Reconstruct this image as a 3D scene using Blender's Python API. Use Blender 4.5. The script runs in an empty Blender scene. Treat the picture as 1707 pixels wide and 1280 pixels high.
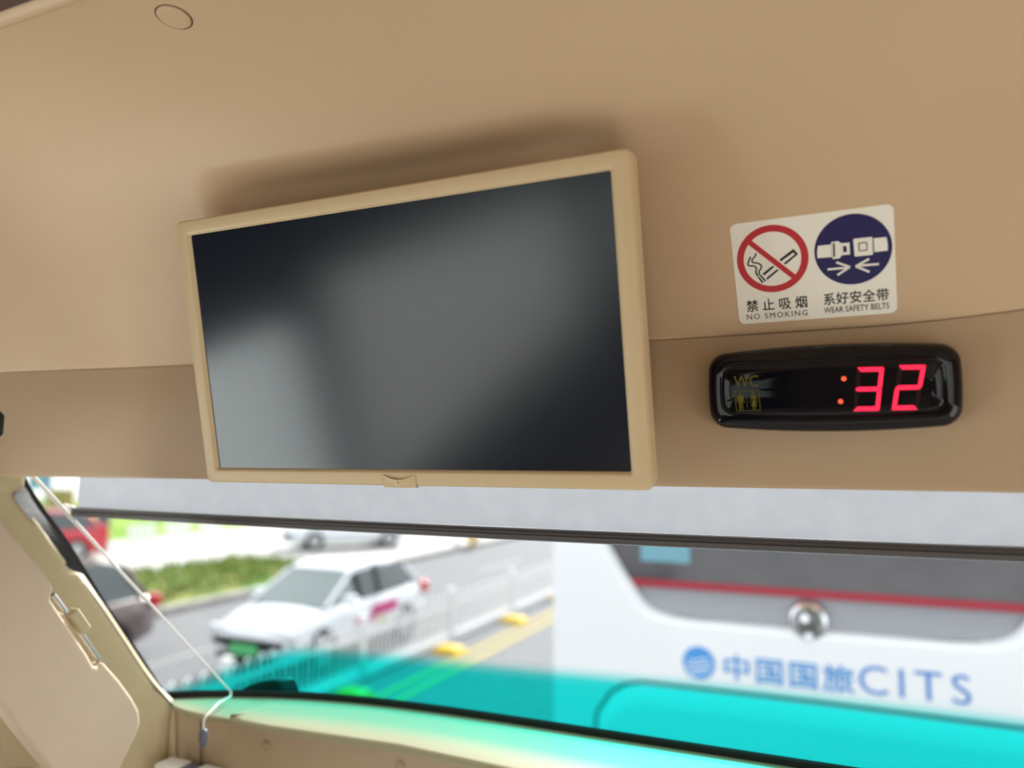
import bpy, bmesh, math, random
import numpy as np
from mathutils import Vector, Matrix

scene = bpy.context.scene
COL = scene.collection
EYE = 3.10                      # height of the lens above the road; geometry below is measured from the lens

# ------------------------------------------------------------------ camera
FPX = 1271.0
RM = np.array([[0.91465722, -0.03694500, -0.40253848],
               [0.40419641, 0.09648893, 0.90956866],
               [0.00523649, -0.99464816, 0.10318734]])
cam_d = bpy.data.cameras.new('camera')
cam = bpy.data.objects.new('camera', cam_d)
COL.objects.link(cam)
M4 = Matrix.Identity(4)
for i in range(3):
    M4[i][0] = RM[i, 0]; M4[i][1] = -RM[i, 1]; M4[i][2] = -RM[i, 2]
M4[2][3] = EYE
cam.matrix_world = M4
cam_d.sensor_fit = 'HORIZONTAL'
cam_d.sensor_width = 36.0
cam_d.lens = FPX / 1707 * 36.0
cam_d.clip_start = 0.02
cam_d.clip_end = 500
cam_d.dof.use_dof = True
cam_d.dof.focus_distance = 0.80
cam_d.dof.aperture_fstop = 2.25
scene.camera = cam

# ------------------------------------------------------------------ view, sky, light
scene.view_settings.view_transform = 'Standard'
scene.view_settings.look = 'None'
scene.view_settings.gamma = 1.0
scene.view_settings.exposure = 1.5
world = bpy.data.worlds.new('sky')
scene.world = world
world.use_nodes = True
wn = world.node_tree
wn.nodes.clear()
w_out = wn.nodes.new('ShaderNodeOutputWorld')
w_bg = wn.nodes.new('ShaderNodeBackground')
w_tc = wn.nodes.new('ShaderNodeTexCoord')
w_sep = wn.nodes.new('ShaderNodeSeparateXYZ')
w_rmp = wn.nodes.new('ShaderNodeValToRGB')
w_rmp.color_ramp.elements[0].position = 0.0
w_rmp.color_ramp.elements[0].color = (0.92, 0.96, 1.0, 1)
w_rmp.color_ramp.elements[1].position = 0.8
w_rmp.color_ramp.elements[1].color = (0.98, 0.99, 1.0, 1)
wn.links.new(w_tc.outputs['Generated'], w_sep.inputs[0])
wn.links.new(w_sep.outputs['Z'], w_rmp.inputs[0])
wn.links.new(w_rmp.outputs[0], w_bg.inputs[0])
w_bg.inputs[1].default_value = 0.66
wn.links.new(w_bg.outputs[0], w_out.inputs[0])

sun_d = bpy.data.lights.new('sun', 'SUN')
sun_d.energy = 3.2
sun_d.angle = math.radians(12)
sun_d.color = (1.0, 0.97, 0.92)
sun = bpy.data.objects.new('sun', sun_d)
COL.objects.link(sun)
sun.rotation_euler = Vector((0.10, -0.83, -0.55)).to_track_quat('-Z', 'Y').to_euler()


def fill_light(name, loc, size, normal, radiance, tint=(1.0, 0.97, 0.91)):
    """added area lamp boosting the daylight of a window or filling the cabin"""
    d = bpy.data.lights.new(name, 'AREA')
    d.shape = 'RECTANGLE'
    d.size, d.size_y = size
    d.energy = radiance * math.pi * size[0] * size[1]
    d.color = tint
    o = bpy.data.objects.new(name, d)
    COL.objects.link(o)
    n = Vector(normal)
    o.matrix_world = Matrix.Translation(Vector(loc)) @ n.to_track_quat('-Z', 'Y').to_matrix().to_4x4()
    return o


# ------------------------------------------------------------------ rays: picture point -> direction in the place
def ray(px, py):
    return RM @ np.array([(px - 853.5) / FPX, (py - 640.0) / FPX, 1.0])


def on_plane(px, py, O, N):
    d = ray(px, py)
    return d * (np.dot(O, N) / np.dot(d, N))


def at_Y(px, py, Y):
    d = ray(px, py); return d * (Y / d[1])


def at_X(px, py, X):
    d = ray(px, py); return d * (X / d[0])


def at_Z(px, py, Z):
    d = ray(px, py); return d * (Z / d[2])


def ground(px, py):
    return at_Z(px, py, -EYE)


# ------------------------------------------------------------------ materials
def new_mat(name):
    m = bpy.data.materials.new(name)
    m.use_nodes = True
    return m, m.node_tree, m.node_tree.nodes['Principled BSDF']


def mat(name, col, rough=0.5, spec=0.5, metal=0.0, var=0.03, vscale=30.0, bump=0.0, bscale=400.0, emit=None, estr=0.0, coat=0.0):
    m, nt, b = new_mat(name)
    b.inputs['Roughness'].default_value = rough
    b.inputs['Specular IOR Level'].default_value = spec
    b.inputs['Metallic'].default_value = metal
    b.inputs['Coat Weight'].default_value = coat
    tc = nt.nodes.new('ShaderNodeTexCoord')
    nz = nt.nodes.new('ShaderNodeTexNoise')
    nz.inputs['Scale'].default_value = vscale
    nz.inputs['Detail'].default_value = 3
    nt.links.new(tc.outputs['Object'], nz.inputs['Vector'])
    rp = nt.nodes.new('ShaderNodeValToRGB')
    rp.color_ramp.elements[0].position = 0.3
    rp.color_ramp.elements[1].position = 0.7
    rp.color_ramp.elements[0].color = (*[c * (1 - var) for c in col], 1)
    rp.color_ramp.elements[1].color = (*[min(1, c * (1 + var)) for c in col], 1)
    nt.links.new(nz.outputs['Fac'], rp.inputs[0])
    nt.links.new(rp.outputs[0], b.inputs['Base Color'])
    if bump:
        n2 = nt.nodes.new('ShaderNodeTexNoise')
        n2.inputs['Scale'].default_value = bscale
        nt.links.new(tc.outputs['Object'], n2.inputs['Vector'])
        bp = nt.nodes.new('ShaderNodeBump')
        bp.inputs['Strength'].default_value = bump
        bp.inputs['Distance'].default_value = 0.001
        nt.links.new(n2.outputs['Fac'], bp.inputs['Height'])
        nt.links.new(bp.outputs[0], b.inputs['Normal'])
    if emit:
        b.inputs['Emission Color'].default_value = (*emit, 1)
        b.inputs['Emission Strength'].default_value = estr
    return m


def mix_mat(name, col1, col2, scale, rough=0.9, lo=0.4, hi=0.6, detail=6):
    m, nt, b = new_mat(name)
    b.inputs['Roughness'].default_value = rough
    b.inputs['Specular IOR Level'].default_value = 0.2
    tc = nt.nodes.new('ShaderNodeTexCoord')
    nz = nt.nodes.new('ShaderNodeTexNoise')
    nz.inputs['Scale'].default_value = scale
    nz.inputs['Detail'].default_value = detail
    nt.links.new(tc.outputs['Object'], nz.inputs['Vector'])
    rp = nt.nodes.new('ShaderNodeValToRGB')
    rp.color_ramp.elements[0].position = lo
    rp.color_ramp.elements[1].position = hi
    rp.color_ramp.elements[0].color = (*col1, 1)
    rp.color_ramp.elements[1].color = (*col2, 1)
    nt.links.new(nz.outputs['Fac'], rp.inputs[0])
    nt.links.new(rp.outputs[0], b.inputs['Base Color'])
    return m


def glass_mat(name, tint, refl=0.06, band=None):
    """thin tinted glazing: lets light through in its own colour and mirrors a little"""
    m, nt, b = new_mat(name)
    nt.nodes.remove(b)
    out = nt.nodes['Material Output']
    tr = nt.nodes.new('ShaderNodeBsdfTransparent')
    tr.inputs[0].default_value = (*tint, 1)
    gl = nt.nodes.new('ShaderNodeBsdfGlossy')
    gl.inputs['Roughness'].default_value = 0.03
    mx = nt.nodes.new('ShaderNodeMixShader')
    mx.inputs[0].default_value = refl
    nt.links.new(tr.outputs[0], mx.inputs[1])
    nt.links.new(gl.outputs[0], mx.inputs[2])
    nt.links.new(mx.outputs[0], out.inputs[0])
    if band:
        at = nt.nodes.new('ShaderNodeAttribute')
        at.attribute_name = 'band'
        rp = nt.nodes.new('ShaderNodeValToRGB')
        rp.color_ramp.interpolation = 'EASE'
        rp.color_ramp.elements[0].position = 0.0
        rp.color_ramp.elements[0].color = (*tint, 1)
        rp.color_ramp.elements[1].position = 1.0
        rp.color_ramp.elements[1].color = (*band, 1)
        nt.links.new(at.outputs['Fac'], rp.inputs[0])
        nt.links.new(rp.outputs[0], tr.inputs[0])
    return m


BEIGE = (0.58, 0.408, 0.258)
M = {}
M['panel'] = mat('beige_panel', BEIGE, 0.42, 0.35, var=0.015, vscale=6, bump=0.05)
M['panel_low'] = mat('shaded_beige_lower_panel', (0.47, 0.335, 0.215), 0.45, 0.35, var=0.015, vscale=6, bump=0.05)  # panel beige darkened, shade put into the base colour
M['tv_frame'] = mat('cream_plastic', (0.62, 0.47, 0.285), 0.38, 0.4, var=0.01, bump=0.04, bscale=900)
M['trim'] = mat('olive_beige_plastic', (0.48, 0.40, 0.245), 0.5, 0.3, var=0.02, bump=0.05)
M['dash'] = mat('brown_beige_plastic', (0.44, 0.335, 0.22), 0.55, 0.3, var=0.02, bump=0.05)
M['ledge'] = mat('pale_cream_plastic', (0.36, 0.335, 0.205), 0.5, 0.3, var=0.01)
M['visor'] = mat('padded_vinyl', (0.60, 0.475, 0.36), 0.65, 0.25, var=0.02, bump=0.15, bscale=600)
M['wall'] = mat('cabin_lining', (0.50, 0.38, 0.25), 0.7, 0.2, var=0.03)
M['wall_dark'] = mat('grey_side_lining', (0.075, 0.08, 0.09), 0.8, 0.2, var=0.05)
M['cabin_floor'] = mat('cabin_floor', (0.60, 0.55, 0.50), 0.8, 0.2, var=0.1)  # made paler to bounce light up onto the dome
M['rubber'] = mat('black_rubber', (0.018, 0.016, 0.016), 0.6, 0.3, var=0.05)
M['dark_trim'] = mat('dark_brown_trim', (0.10, 0.06, 0.045), 0.7, 0.2)
M['bar'] = mat('dark_grey_bar', (0.075, 0.068, 0.07), 0.35, 0.5, var=0.02)
M['white_plastic'] = mat('white_plastic', (0.80, 0.80, 0.78), 0.4, 0.4, var=0.01)
M['chrome'] = mat('brushed_steel', (0.55, 0.54, 0.52), 0.25, 0.5, metal=1.0, var=0.02)
M['cord'] = mat('pale_cord', (0.72, 0.72, 0.70), 0.7, 0.2)
M['plug'] = mat('blue_grey_plug', (0.12, 0.13, 0.19), 0.45, 0.4)
M['screen'] = mat('lcd_screen', (0.004, 0.007, 0.016), 0.19, 0.9, var=0.02)
M['clock_black'] = mat('gloss_black', (0.003, 0.003, 0.006), 0.06, 0.34, var=0.0)
M['led_red'] = mat('lit_red_segment', (0.8, 0.02, 0.06), 0.4, 0.2, emit=(1.0, 0.02, 0.07), estr=0.40)
M['led_off'] = mat('unlit_segment', (0.016, 0.003, 0.006), 0.35, 0.3)
M['led_dot'] = mat('lit_orange_dot', (0.8, 0.1, 0.04), 0.4, 0.2, emit=(1.0, 0.10, 0.035), estr=0.32)
M['wc_yellow'] = mat('dull_yellow_print', (0.12, 0.10, 0.010), 0.45, 0.3, var=0.08, vscale=200)
M['st_white'] = mat('sticker_white', (0.86, 0.82, 0.74), 0.3, 0.45, var=0.01)
M['st_red'] = mat('sticker_red', (0.50, 0.018, 0.03), 0.3, 0.45, var=0.02)
M['st_blue'] = mat('sticker_navy', (0.009, 0.006, 0.085), 0.3, 0.45, var=0.02)
M['st_black'] = mat('sticker_black', (0.010, 0.010, 0.010), 0.35, 0.4)
# roller blind: woven, lets daylight glow through
m, nt, b = new_mat('blind_fabric')
b.inputs['Base Color'].default_value = (0.50, 0.51, 0.55, 1)
b.inputs['Roughness'].default_value = 0.8
tl = nt.nodes.new('ShaderNodeBsdfTranslucent')
tc = nt.nodes.new('ShaderNodeTexCoord')
nz = nt.nodes.new('ShaderNodeTexNoise'); nz.inputs['Scale'].default_value = 45; nz.inputs['Detail'].default_value = 4
rp = nt.nodes.new('ShaderNodeValToRGB')
rp.color_ramp.elements[0].position = 0.3; rp.color_ramp.elements[1].position = 0.7
rp.color_ramp.elements[0].color = (0.255, 0.263, 0.29, 1); rp.color_ramp.elements[1].color = (0.275, 0.284, 0.312, 1)
nt.links.new(tc.outputs['Object'], nz.inputs['Vector']); nt.links.new(nz.outputs['Fac'], rp.inputs[0])
nt.links.new(rp.outputs[0], tl.inputs[0]); nt.links.new(rp.outputs[0], b.inputs['Base Color'])
mx = nt.nodes.new('ShaderNodeMixShader'); mx.inputs[0].default_value = 0.55
nt.links.new(b.outputs[0], mx.inputs[1]); nt.links.new(tl.outputs[0], mx.inputs[2])
nt.links.new(mx.outputs[0], nt.nodes['Material Output'].inputs[0])
M['blind'] = m
M['windscreen'] = glass_mat('windscreen_glass', (0.93, 0.96, 0.96), 0.02, band=(0.012, 0.72, 0.68))
M['side_glass'] = glass_mat('clear_side_glass', (0.78, 0.90, 0.88), 0.04)
M['dark_glass'] = glass_mat('tinted_side_glass', (0.50, 0.56, 0.52), 0.04)
# outside
M['asphalt'] = mix_mat('asphalt', (0.145, 0.147, 0.158), (0.18, 0.182, 0.19), 14, 0.9)
M['concrete'] = mix_mat('pale_paving', (0.42, 0.41, 0.40), (0.52, 0.51, 0.49), 2.0, 0.9)
M['kerb'] = mix_mat('kerb_stone', (0.20, 0.19, 0.18), (0.30, 0.29, 0.28), 3.0, 0.9)
M['grass'] = mix_mat('grass_green', (0.10, 0.20, 0.03), (0.26, 0.28, 0.09), 1.5, 0.9)
M['lawn'] = mix_mat('lawn_green', (0.14, 0.27, 0.03), (0.22, 0.30, 0.06), 0.5, 0.9)
M['leaf'] = mix_mat('leaf_green', (0.03, 0.09, 0.01), (0.10, 0.19, 0.03), 3, 0.8)
M['line_white'] = mat('white_road_paint', (0.26, 0.26, 0.265), 0.8, 0.2)
M['line_yellow'] = mat('yellow_road_paint', (0.42, 0.33, 0.08), 0.8, 0.2, var=0.15)
M['fence_white'] = mat('white_fence_paint', (0.72, 0.73, 0.75), 0.5, 0.3)
M['yellow'] = mat('yellow_rubber', (0.55, 0.36, 0.01), 0.6, 0.3)
M['paint_white'] = mat('white_car_paint', (0.66, 0.69, 0.73), 0.25, 0.5, coat=0.5, var=0.0)
M['paint_brown'] = mat('brown_car_paint', (0.105, 0.075, 0.075), 0.3, 0.5, coat=0.5, var=0.0)
M['paint_red'] = mat('red_car_paint', (0.45, 0.012, 0.03), 0.3, 0.5, coat=0.5, var=0.0)
M['car_glass'] = mat('car_window_glass', (0.05, 0.065, 0.07), 0.08, 0.7, var=0.0)
M['car_screen'] = mat('car_windscreen_glass', (0.16, 0.20, 0.20), 0.1, 0.8, var=0.0)
M['tyre'] = mat('tyre_rubber', (0.02, 0.02, 0.022), 0.8, 0.2)
M['hub'] = mat('alloy_hub', (0.42, 0.43, 0.45), 0.35, 0.5, metal=0.6)
M['lamp_glass'] = mat('headlamp_lens', (0.60, 0.63, 0.66), 0.12, 0.8)
M['tail_red'] = mat('red_lamp_lens', (0.50, 0.01, 0.025), 0.2, 0.6)
M['black_plastic'] = mat('black_plastic', (0.02, 0.02, 0.022), 0.5, 0.4)
M['plate_green'] = mat('green_plate', (0.08, 0.42, 0.16), 0.5, 0.3)
M['plate_blue'] = mat('blue_plate', (0.03, 0.10, 0.42), 0.5, 0.3)
M['pink'] = mat('pink_print', (0.50, 0.06, 0.22), 0.5, 0.3)
M['cream_print'] = mat('yellow_print', (0.50, 0.42, 0.18), 0.5, 0.3)
M['bus_white'] = mat('coach_white_paint', (0.78, 0.80, 0.82), 0.28, 0.4, coat=0.2, var=0.0)
M['bus_silver'] = mat('coach_silver_paint', (0.27, 0.28, 0.31), 0.4, 0.5, metal=0.1, var=0.02)
M['bus_glass'] = mat('coach_rear_glass', (0.040, 0.035, 0.040), 0.10, 0.7, var=0.4, vscale=4)
M['bus_red'] = mat('coach_red_stripe', (0.33, 0.010, 0.03), 0.4, 0.4)
M['bus_blue'] = mat('coach_blue_print', (0.07, 0.30, 0.66), 0.5, 0.2)
M['bus_blue_deep'] = mat('coach_blue_letters', (0.022, 0.205, 0.60), 0.5, 0.2)
M['pale_blue'] = mat('pale_blue_card', (0.17, 0.36, 0.44), 0.5, 0.2)
M['joint'] = mat('panel_gap', (0.14, 0.15, 0.16), 0.7, 0.2)
M['badge'] = mat('badge_chrome', (0.75, 0.76, 0.78), 0.12, 0.5, metal=1.0, var=0.0)
M['badge_dark'] = mat('badge_dark_centre', (0.10, 0.10, 0.10), 0.15, 0.6)
M['grey_bark'] = mat('grey_bark', (0.115, 0.11, 0.12), 0.9, 0.2, var=0.2, vscale=8)
M['hoarding'] = mat('sky_blue_sheet', (0.14, 0.36, 0.55), 0.6, 0.3)
M['ochre'] = mat('ochre_render', (0.34, 0.26, 0.10), 0.9, 0.2, var=0.1, vscale=2)


# ------------------------------------------------------------------ mesh helpers
class MB:
    def __init__(self):
        self.v = []; self.f = []

    def add(self, vs, fs):
        n = len(self.v)
        self.v += [tuple(float(c) for c in p) for p in vs]
        self.f += [tuple(i + n for i in f) for f in fs]
        return self

    def box(self, x0, x1, y0, y1, z0, z1):
        vs = [(x, y, z) for x in (x0, x1) for y in (y0, y1) for z in (z0, z1)]
        return self.add(vs, [(0, 1, 3, 2), (4, 6, 7, 5), (0, 4, 5, 1), (2, 3, 7, 6), (0, 2, 6, 4), (1, 5, 7, 3)])

    def obox(self, O, U, V, W, a, b, c):
        O, U, V, W = (np.asarray(q, float) for q in (O, U, V, W))
        vs = [O + U * i * a + V * j * b + W * k * c for i in (-1, 1) for j in (-1, 1) for k in (-1, 1)]
        return self.add(vs, [(0, 1, 3, 2), (4, 6, 7, 5), (0, 4, 5, 1), (2, 3, 7, 6), (0, 2, 6, 4), (1, 5, 7, 3)])

    def loops(self, loops, cap0=False, cap1=False, closed=True):
        n = len(loops[0]); vs = [p for l in loops for p in l]; fs = []
        for i in range(len(loops) - 1):
            for j in range(n if closed else n - 1):
                k = (j + 1) % n
                fs.append((i * n + j, i * n + k, (i + 1) * n + k, (i + 1) * n + j))
        if cap0: fs.append(tuple(range(n))[::-1])
        if cap1: fs.append(tuple((len(loops) - 1) * n + j for j in range(n)))
        return self.add(vs, fs)

    def tube(self, pts, r, seg=8, cap=True):
        pts = [np.asarray(p, float) for p in pts]
        rs = r if hasattr(r, '__len__') else [r] * len(pts)
        loops = []; prev = None
        for i, p in enumerate(pts):
            t = (pts[min(i + 1, len(pts) - 1)] - pts[max(i - 1, 0)]); t = t / (np.linalg.norm(t) + 1e-12)
            if prev is None:
                a = np.array([0, 0, 1.0]) if abs(t[2]) < 0.9 else np.array([1.0, 0, 0])
                u = np.cross(t, a)
            else:
                u = prev - t * np.dot(prev, t)
            u /= np.linalg.norm(u); prev = u; w = np.cross(t, u)
            loops.append([p + rs[i] * (u * math.cos(2 * math.pi * k / seg) + w * math.sin(2 * math.pi * k / seg)) for k in range(seg)])
        return self.loops(loops, cap, cap)

    def prism(self, poly, off):
        """flat outline given as points, thickened along the vector off"""
        a = [np.asarray(p, float) for p in poly]; b = [p + np.asarray(off, float) for p in a]
        return self.loops([a, b], True, True)

    def build(self, name, material, parent=None, smooth=None, bevel=0.0, bseg=3, bangle=30):
        me = bpy.data.meshes.new(name)
        off = np.array(parent_origin(parent))
        me.from_pydata([tuple(np.array(p) - off) for p in self.v], [], self.f)
        bm = bmesh.new(); bm.from_mesh(me)
        bmesh.ops.remove_doubles(bm, verts=bm.verts, dist=1e-6)
        bmesh.ops.recalc_face_normals(bm, faces=bm.faces)
        bm.to_mesh(me); bm.free()
        o = bpy.data.objects.new(name, me)
        COL.objects.link(o)
        me.materials.append(material)
        if parent: o.parent = parent
        if smooth is not None or bevel:
            for p in me.polygons: p.use_smooth = True
            me.set_sharp_from_angle(angle=math.radians(smooth if smooth is not None else 40))
        if bevel:
            md = o.modifiers.new('bevel', 'BEVEL')
            md.width = bevel; md.segments = bseg; md.limit_method = 'ANGLE'; md.angle_limit = math.radians(bangle)
            md.harden_normals = False
        return o


def parent_origin(p):
    v = np.zeros(3)
    while p is not None:
        v = v + np.array(p.location); p = p.parent
    return v


def tag(o, label=None, cat=None, group=None, kind=None):
    if label: o['label'] = label
    if cat: o['category'] = cat
    if group: o['group'] = group
    if kind: o['kind'] = kind
    return o


def thing(name, loc, label, cat, group=None):
    o = bpy.data.objects.new(name, None)
    o.empty_display_size = 0.05
    COL.objects.link(o)
    o.location = [float(c) for c in loc]
    return tag(o, label, cat, group)


def copy_thing(root, loc, label):
    r = root.copy(); COL.objects.link(r); r.location = loc; r['label'] = label
    for ch in root.children:
        c = ch.copy(); COL.objects.link(c); c.parent = r
        for g in ch.children:
            d = g.copy(); COL.objects.link(d); d.parent = c
    return r


def rrect(hx, hy, r, seg=6, cx=0.0, cy=0.0):
    pts = []
    for sx, sy, a0 in ((1, 1, 0), (-1, 1, 90), (-1, -1, 180), (1, -1, 270)):
        for k in range(seg + 1):
            a = math.radians(a0 + 90 * k / seg)
            pts.append((cx + sx * (hx - r) + r * math.cos(a), cy + sy * (hy - r) + r * math.sin(a)))
    return pts


def frame3(O, U, V, N):
    O, U, V, N = (np.asarray(q, float) for q in (O, U, V, N))
    return lambda u, v, n=0.0: O + U * u + V * v + N * n


def smooth(a, b, x):
    t = np.clip((x - a) / (b - a), 0, 1)
    return t * t * (3 - 2 * t)


def spline(pts, n):
    """Catmull-Rom through 2-D points"""
    P = np.array(pts, float); out = []
    for i in range(len(P) - 1):
        p0 = P[i - 1] if i else 2 * P[0] - P[1]
        p3 = P[i + 2] if i + 2 < len(P) else 2 * P[-1] - P[-2]
        for k in range(n):
            t = k / n
            out.append(0.5 * (2 * P[i] + (P[i + 1] - p0) * t + (2 * p0 - 5 * P[i] + 4 * P[i + 1] - p3) * t * t + (3 * P[i] - p0 - 3 * P[i + 1] + p3) * t ** 3))
    out.append(P[-1])
    return np.array(out)


def text_mesh(body, f, cu, cv, w, h, depth, name, material, parent, n0=0.0, bold=0.0, space=1.0, shear=0.0):
    """lettering filling the w x h box centred on (cu, cv) of the frame f"""
    c = bpy.data.curves.new('lettering', 'FONT')
    c.body = body; c.resolution_u = 4; c.offset = bold; c.space_character = space
    o = bpy.data.objects.new('lettering', c)
    COL.objects.link(o)
    dg = bpy.context.evaluated_depsgraph_get()
    me = bpy.data.meshes.new_from_object(o.evaluated_get(dg))
    vs = np.array([v.co[:] for v in me.vertices]); fs = [tuple(p.vertices) for p in me.polygons]
    bpy.data.objects.remove(o); bpy.data.curves.remove(c); bpy.data.meshes.remove(me)
    lo, hi = vs[:, :2].min(0), vs[:, :2].max(0)
    uv = (vs[:, :2] - (lo + hi) / 2) / (hi - lo) * np.array([w, h])
    uv[:, 0] += shear * uv[:, 1]
    mb = MB()
    top = [f(cu + u, cv + v, n0 + depth) for u, v in uv]
    mb.add(top, fs)
    # side walls
    cnt = {}
    for fc in fs:
        for i in range(len(fc)):
            e = (fc[i], fc[(i + 1) % len(fc)])
            cnt[e] = 1
    bot = [f(cu + u, cv + v, n0) for u, v in uv]
    n = len(mb.v); mb.v += [tuple(p) for p in bot]
    for (a, b2) in list(cnt):
        if (b2, a) not in cnt:
            mb.f.append((b2, a, a + n, b2 + n))
    return mb.build(name, material, parent)


# ------------------------------------------------------------------ front panel surface
LOW = [(0.767, -0.021), (0.762, 0.03), (0.757, 0.08), (0.7555, 0.1235)]
UP = [(0.7525, 0.1245), (0.7056, 0.219), (0.668, 0.285), (0.628, 0.333), (0.578, 0.368), (0.52, 0.391), (0.46, 0.401), (0.40, 0.404), (0.30, 0.406), (0.1, 0.407), (-0.3, 0.408)]


def panel_pt(X, Y, z):
    Yp = Y - 0.08 * (min(X, 0.6) + 0.2) ** 2
    zz = z
    if X > 0: zz = z + 0.31 * min(X, 0.25) ** 2 * math.exp(-((z - 0.125) / 0.05) ** 2)
    ex = smooth(-0.685, -0.615, X) * (1 - smooth(-0.240, -0.172, X))
    ez = smooth(0.03, 0.05, z) * (1 - smooth(0.298, 0.330, z)) if Y > 0.55 else 0.0
    d = 0.026 * ex * ez
    return np.array([X, Yp + 0.85 * d, zz + 0.5 * d])


XS = sorted(set(list(np.linspace(-1.32, 1.55, 110)) + list(np.linspace(-0.70, -0.65, 12)) + list(np.linspace(-0.19, -0.135, 12))))
up = spline(UP, 26)
low = spline(LOW, 14)
mb = MB()
rows = [[panel_pt(X, Y + 0.020, z - 0.012) for X in XS] for (Y, z) in up[:1]]
rows += [[panel_pt(X, Y + 0.012, z + 0.003) for X in XS] for (Y, z) in up[:1]]
rows += [[panel_pt(X, Y + 0.0005, z - 0.0002) for X in XS] for (Y, z) in up[:1]]
rows += [[panel_pt(X, Y, z) for X in XS] for (Y, z) in up]
rows += [[np.array([X, y, 0.408]) for X in XS] for y in (-1.0, -2.5, -4.5, -6.5)]
mb.loops(rows, closed=False)
ceil = tag(mb.build('ceiling', M['panel'], smooth=60), 'large curved beige front dome and ceiling panel above the seam', 'ceiling', kind='structure')
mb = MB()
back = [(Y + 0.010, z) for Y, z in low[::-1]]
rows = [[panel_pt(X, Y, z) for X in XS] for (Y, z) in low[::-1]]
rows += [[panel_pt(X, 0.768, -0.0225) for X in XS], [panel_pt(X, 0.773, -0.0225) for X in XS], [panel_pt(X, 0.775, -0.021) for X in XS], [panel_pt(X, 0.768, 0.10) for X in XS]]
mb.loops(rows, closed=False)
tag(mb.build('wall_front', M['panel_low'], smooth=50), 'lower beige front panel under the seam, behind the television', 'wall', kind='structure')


def up_at(z):
    i = np.searchsorted(up[:, 1], z); i = max(1, min(i, len(up) - 1))
    t = (z - up[i - 1, 1]) / (up[i, 1] - up[i - 1, 1])
    return up[i - 1, 0] + t * (up[i, 0] - up[i - 1, 0])


def panel_frame(X, z, fn):
    P = panel_pt(X, fn(z), z)
    U = panel_pt(X + 0.01, fn(z), z) - panel_pt(X - 0.01, fn(z), z); U[2] = 0.0; U /= np.linalg.norm(U)
    V = panel_pt(X, fn(z + 0.005), z + 0.005) - panel_pt(X, fn(z - 0.005), z - 0.005); V /= np.linalg.norm(V)
    N = np.cross(U, V); N /= np.linalg.norm(N)
    if N[1] > 0: N = -N
    V = np.cross(N, U)
    return P, U, V, N


# ------------------------------------------------------------------ television
O = np.array([-0.4240, 0.64166, 0.12164]); U = np.array([1.0, 0, 0]); V = np.array([0, -0.21838, 0.97586]); N = np.array([0, -0.97586, -0.21838])
F = frame3(O, U, V, N)
tv = thing('television', F(0, -0.15, -0.02), 'cream-framed flat television with dark blank screen on the front panel', 'television')


def tvl(hx, hy, r, n, cu=0.0):
    return [F(u + cu, v, n) for u, v in rrect(hx, hy, r)]


mb = MB()
mb.loops([tvl(0.2600, 0.1475, 0.006, -0.0285), tvl(0.2615, 0.1490, 0.007, -0.0265), tvl(0.2615, 0.149, 0.007, -0.0215), tvl(0.2605, 0.148, 0.007, -0.0205), tvl(0.2605, 0.148, 0.007, -0.0195),
          tvl(0.2622, 0.1497, 0.007, -0.0185), tvl(0.2626, 0.1500, 0.007, -0.006), tvl(0.2620, 0.1494, 0.007, -0.0025), tvl(0.2604, 0.1478, 0.006, -0.0006), tvl(0.2580, 0.1455, 0.005, 0.0),
          tvl(0.2472, 0.1362, 0.003, 0.0), tvl(0.2462, 0.1352, 0.003, -0.0004), tvl(0.2436, 0.1329, 0.002, -0.0034), tvl(0.2434, 0.1327, 0.002, -0.0060)])
mb.build('bezel', M['tv_frame'], tv, smooth=35)
mb = MB()
mb.loops([tvl(0.259, 0.1465, 0.006, -0.0275), tvl(0.256, 0.1435, 0.008, -0.031), tvl(0.235, 0.122, 0.02, -0.036), tvl(0.21, 0.098, 0.02, -0.0385)], cap1=True)
mb.build('back_shell', M['tv_frame'], tv, smooth=50)
mb = MB()
mb.add([F(-0.2436, -0.1329, -0.0042), F(0.2436, -0.1329, -0.0042), F(0.2436, 0.1329, -0.0042), F(-0.2436, 0.1329, -0.0042)], [(0, 1, 2, 3)])
tag(mb.build('screen', M['screen'], tv), 'dark blank screen')
# receiver bump in the middle of the lower frame: raised lip with a scooped upper edge and a pin hole
nb = MB()
L = []
for k in range(15):
    t = k / 14; u = -0.0195 + 0.039 * t + 0.001
    scoop = 0.0048 * math.sin(math.pi * t)
    bulge = 0.0032 * math.sin(math.pi * t) ** 0.6 + 0.0004
    L.append([F(u, -0.1365 - scoop, -0.001), F(u, -0.1372 - scoop, bulge), F(u, -0.1490, bulge * 0.85), F(u, -0.1506, bulge * 0.4), F(u, -0.1508, -0.006)])
nb.loops(L, closed=False)
nub = nb.build('receiver_bump', M['tv_frame'], tv, smooth=40)
mb = MB(); mb.loops([[F(0.0012 + 0.0007 * math.cos(a), -0.1446 + 0.0007 * math.sin(a), n) for a in np.linspace(0, 2 * math.pi, 12, endpoint=False)] for n in (0.0028, 0.0037)], True, True)
mb.build('pin_hole', M['black_plastic'], nub)
mb = MB()
for s in (-0.09, 0.09):
    mb.obox(F(s, 0.075, -0.049), U, V, N, 0.022, 0.035, 0.018)
mb.obox(F(0, 0.06, -0.046), U, V, N, 0.12, 0.05, 0.008)
tag(mb.build('mounting_bracket', M['black_plastic'], tv, bevel=0.002), 'dark bracket behind the set')

# ------------------------------------------------------------------ warning sticker
low_at = lambda z: float(np.interp(z, low[:, 1], low[:, 0]))
P, U, V, N = panel_frame(-0.024, 0.176, up_at)
P = P + N * 0.0006


def stk(cx, cy):      # point of the sticker face
    return on_plane(1200 + cx / 5.334, 330 + cy / 5.334, P, N)


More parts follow.
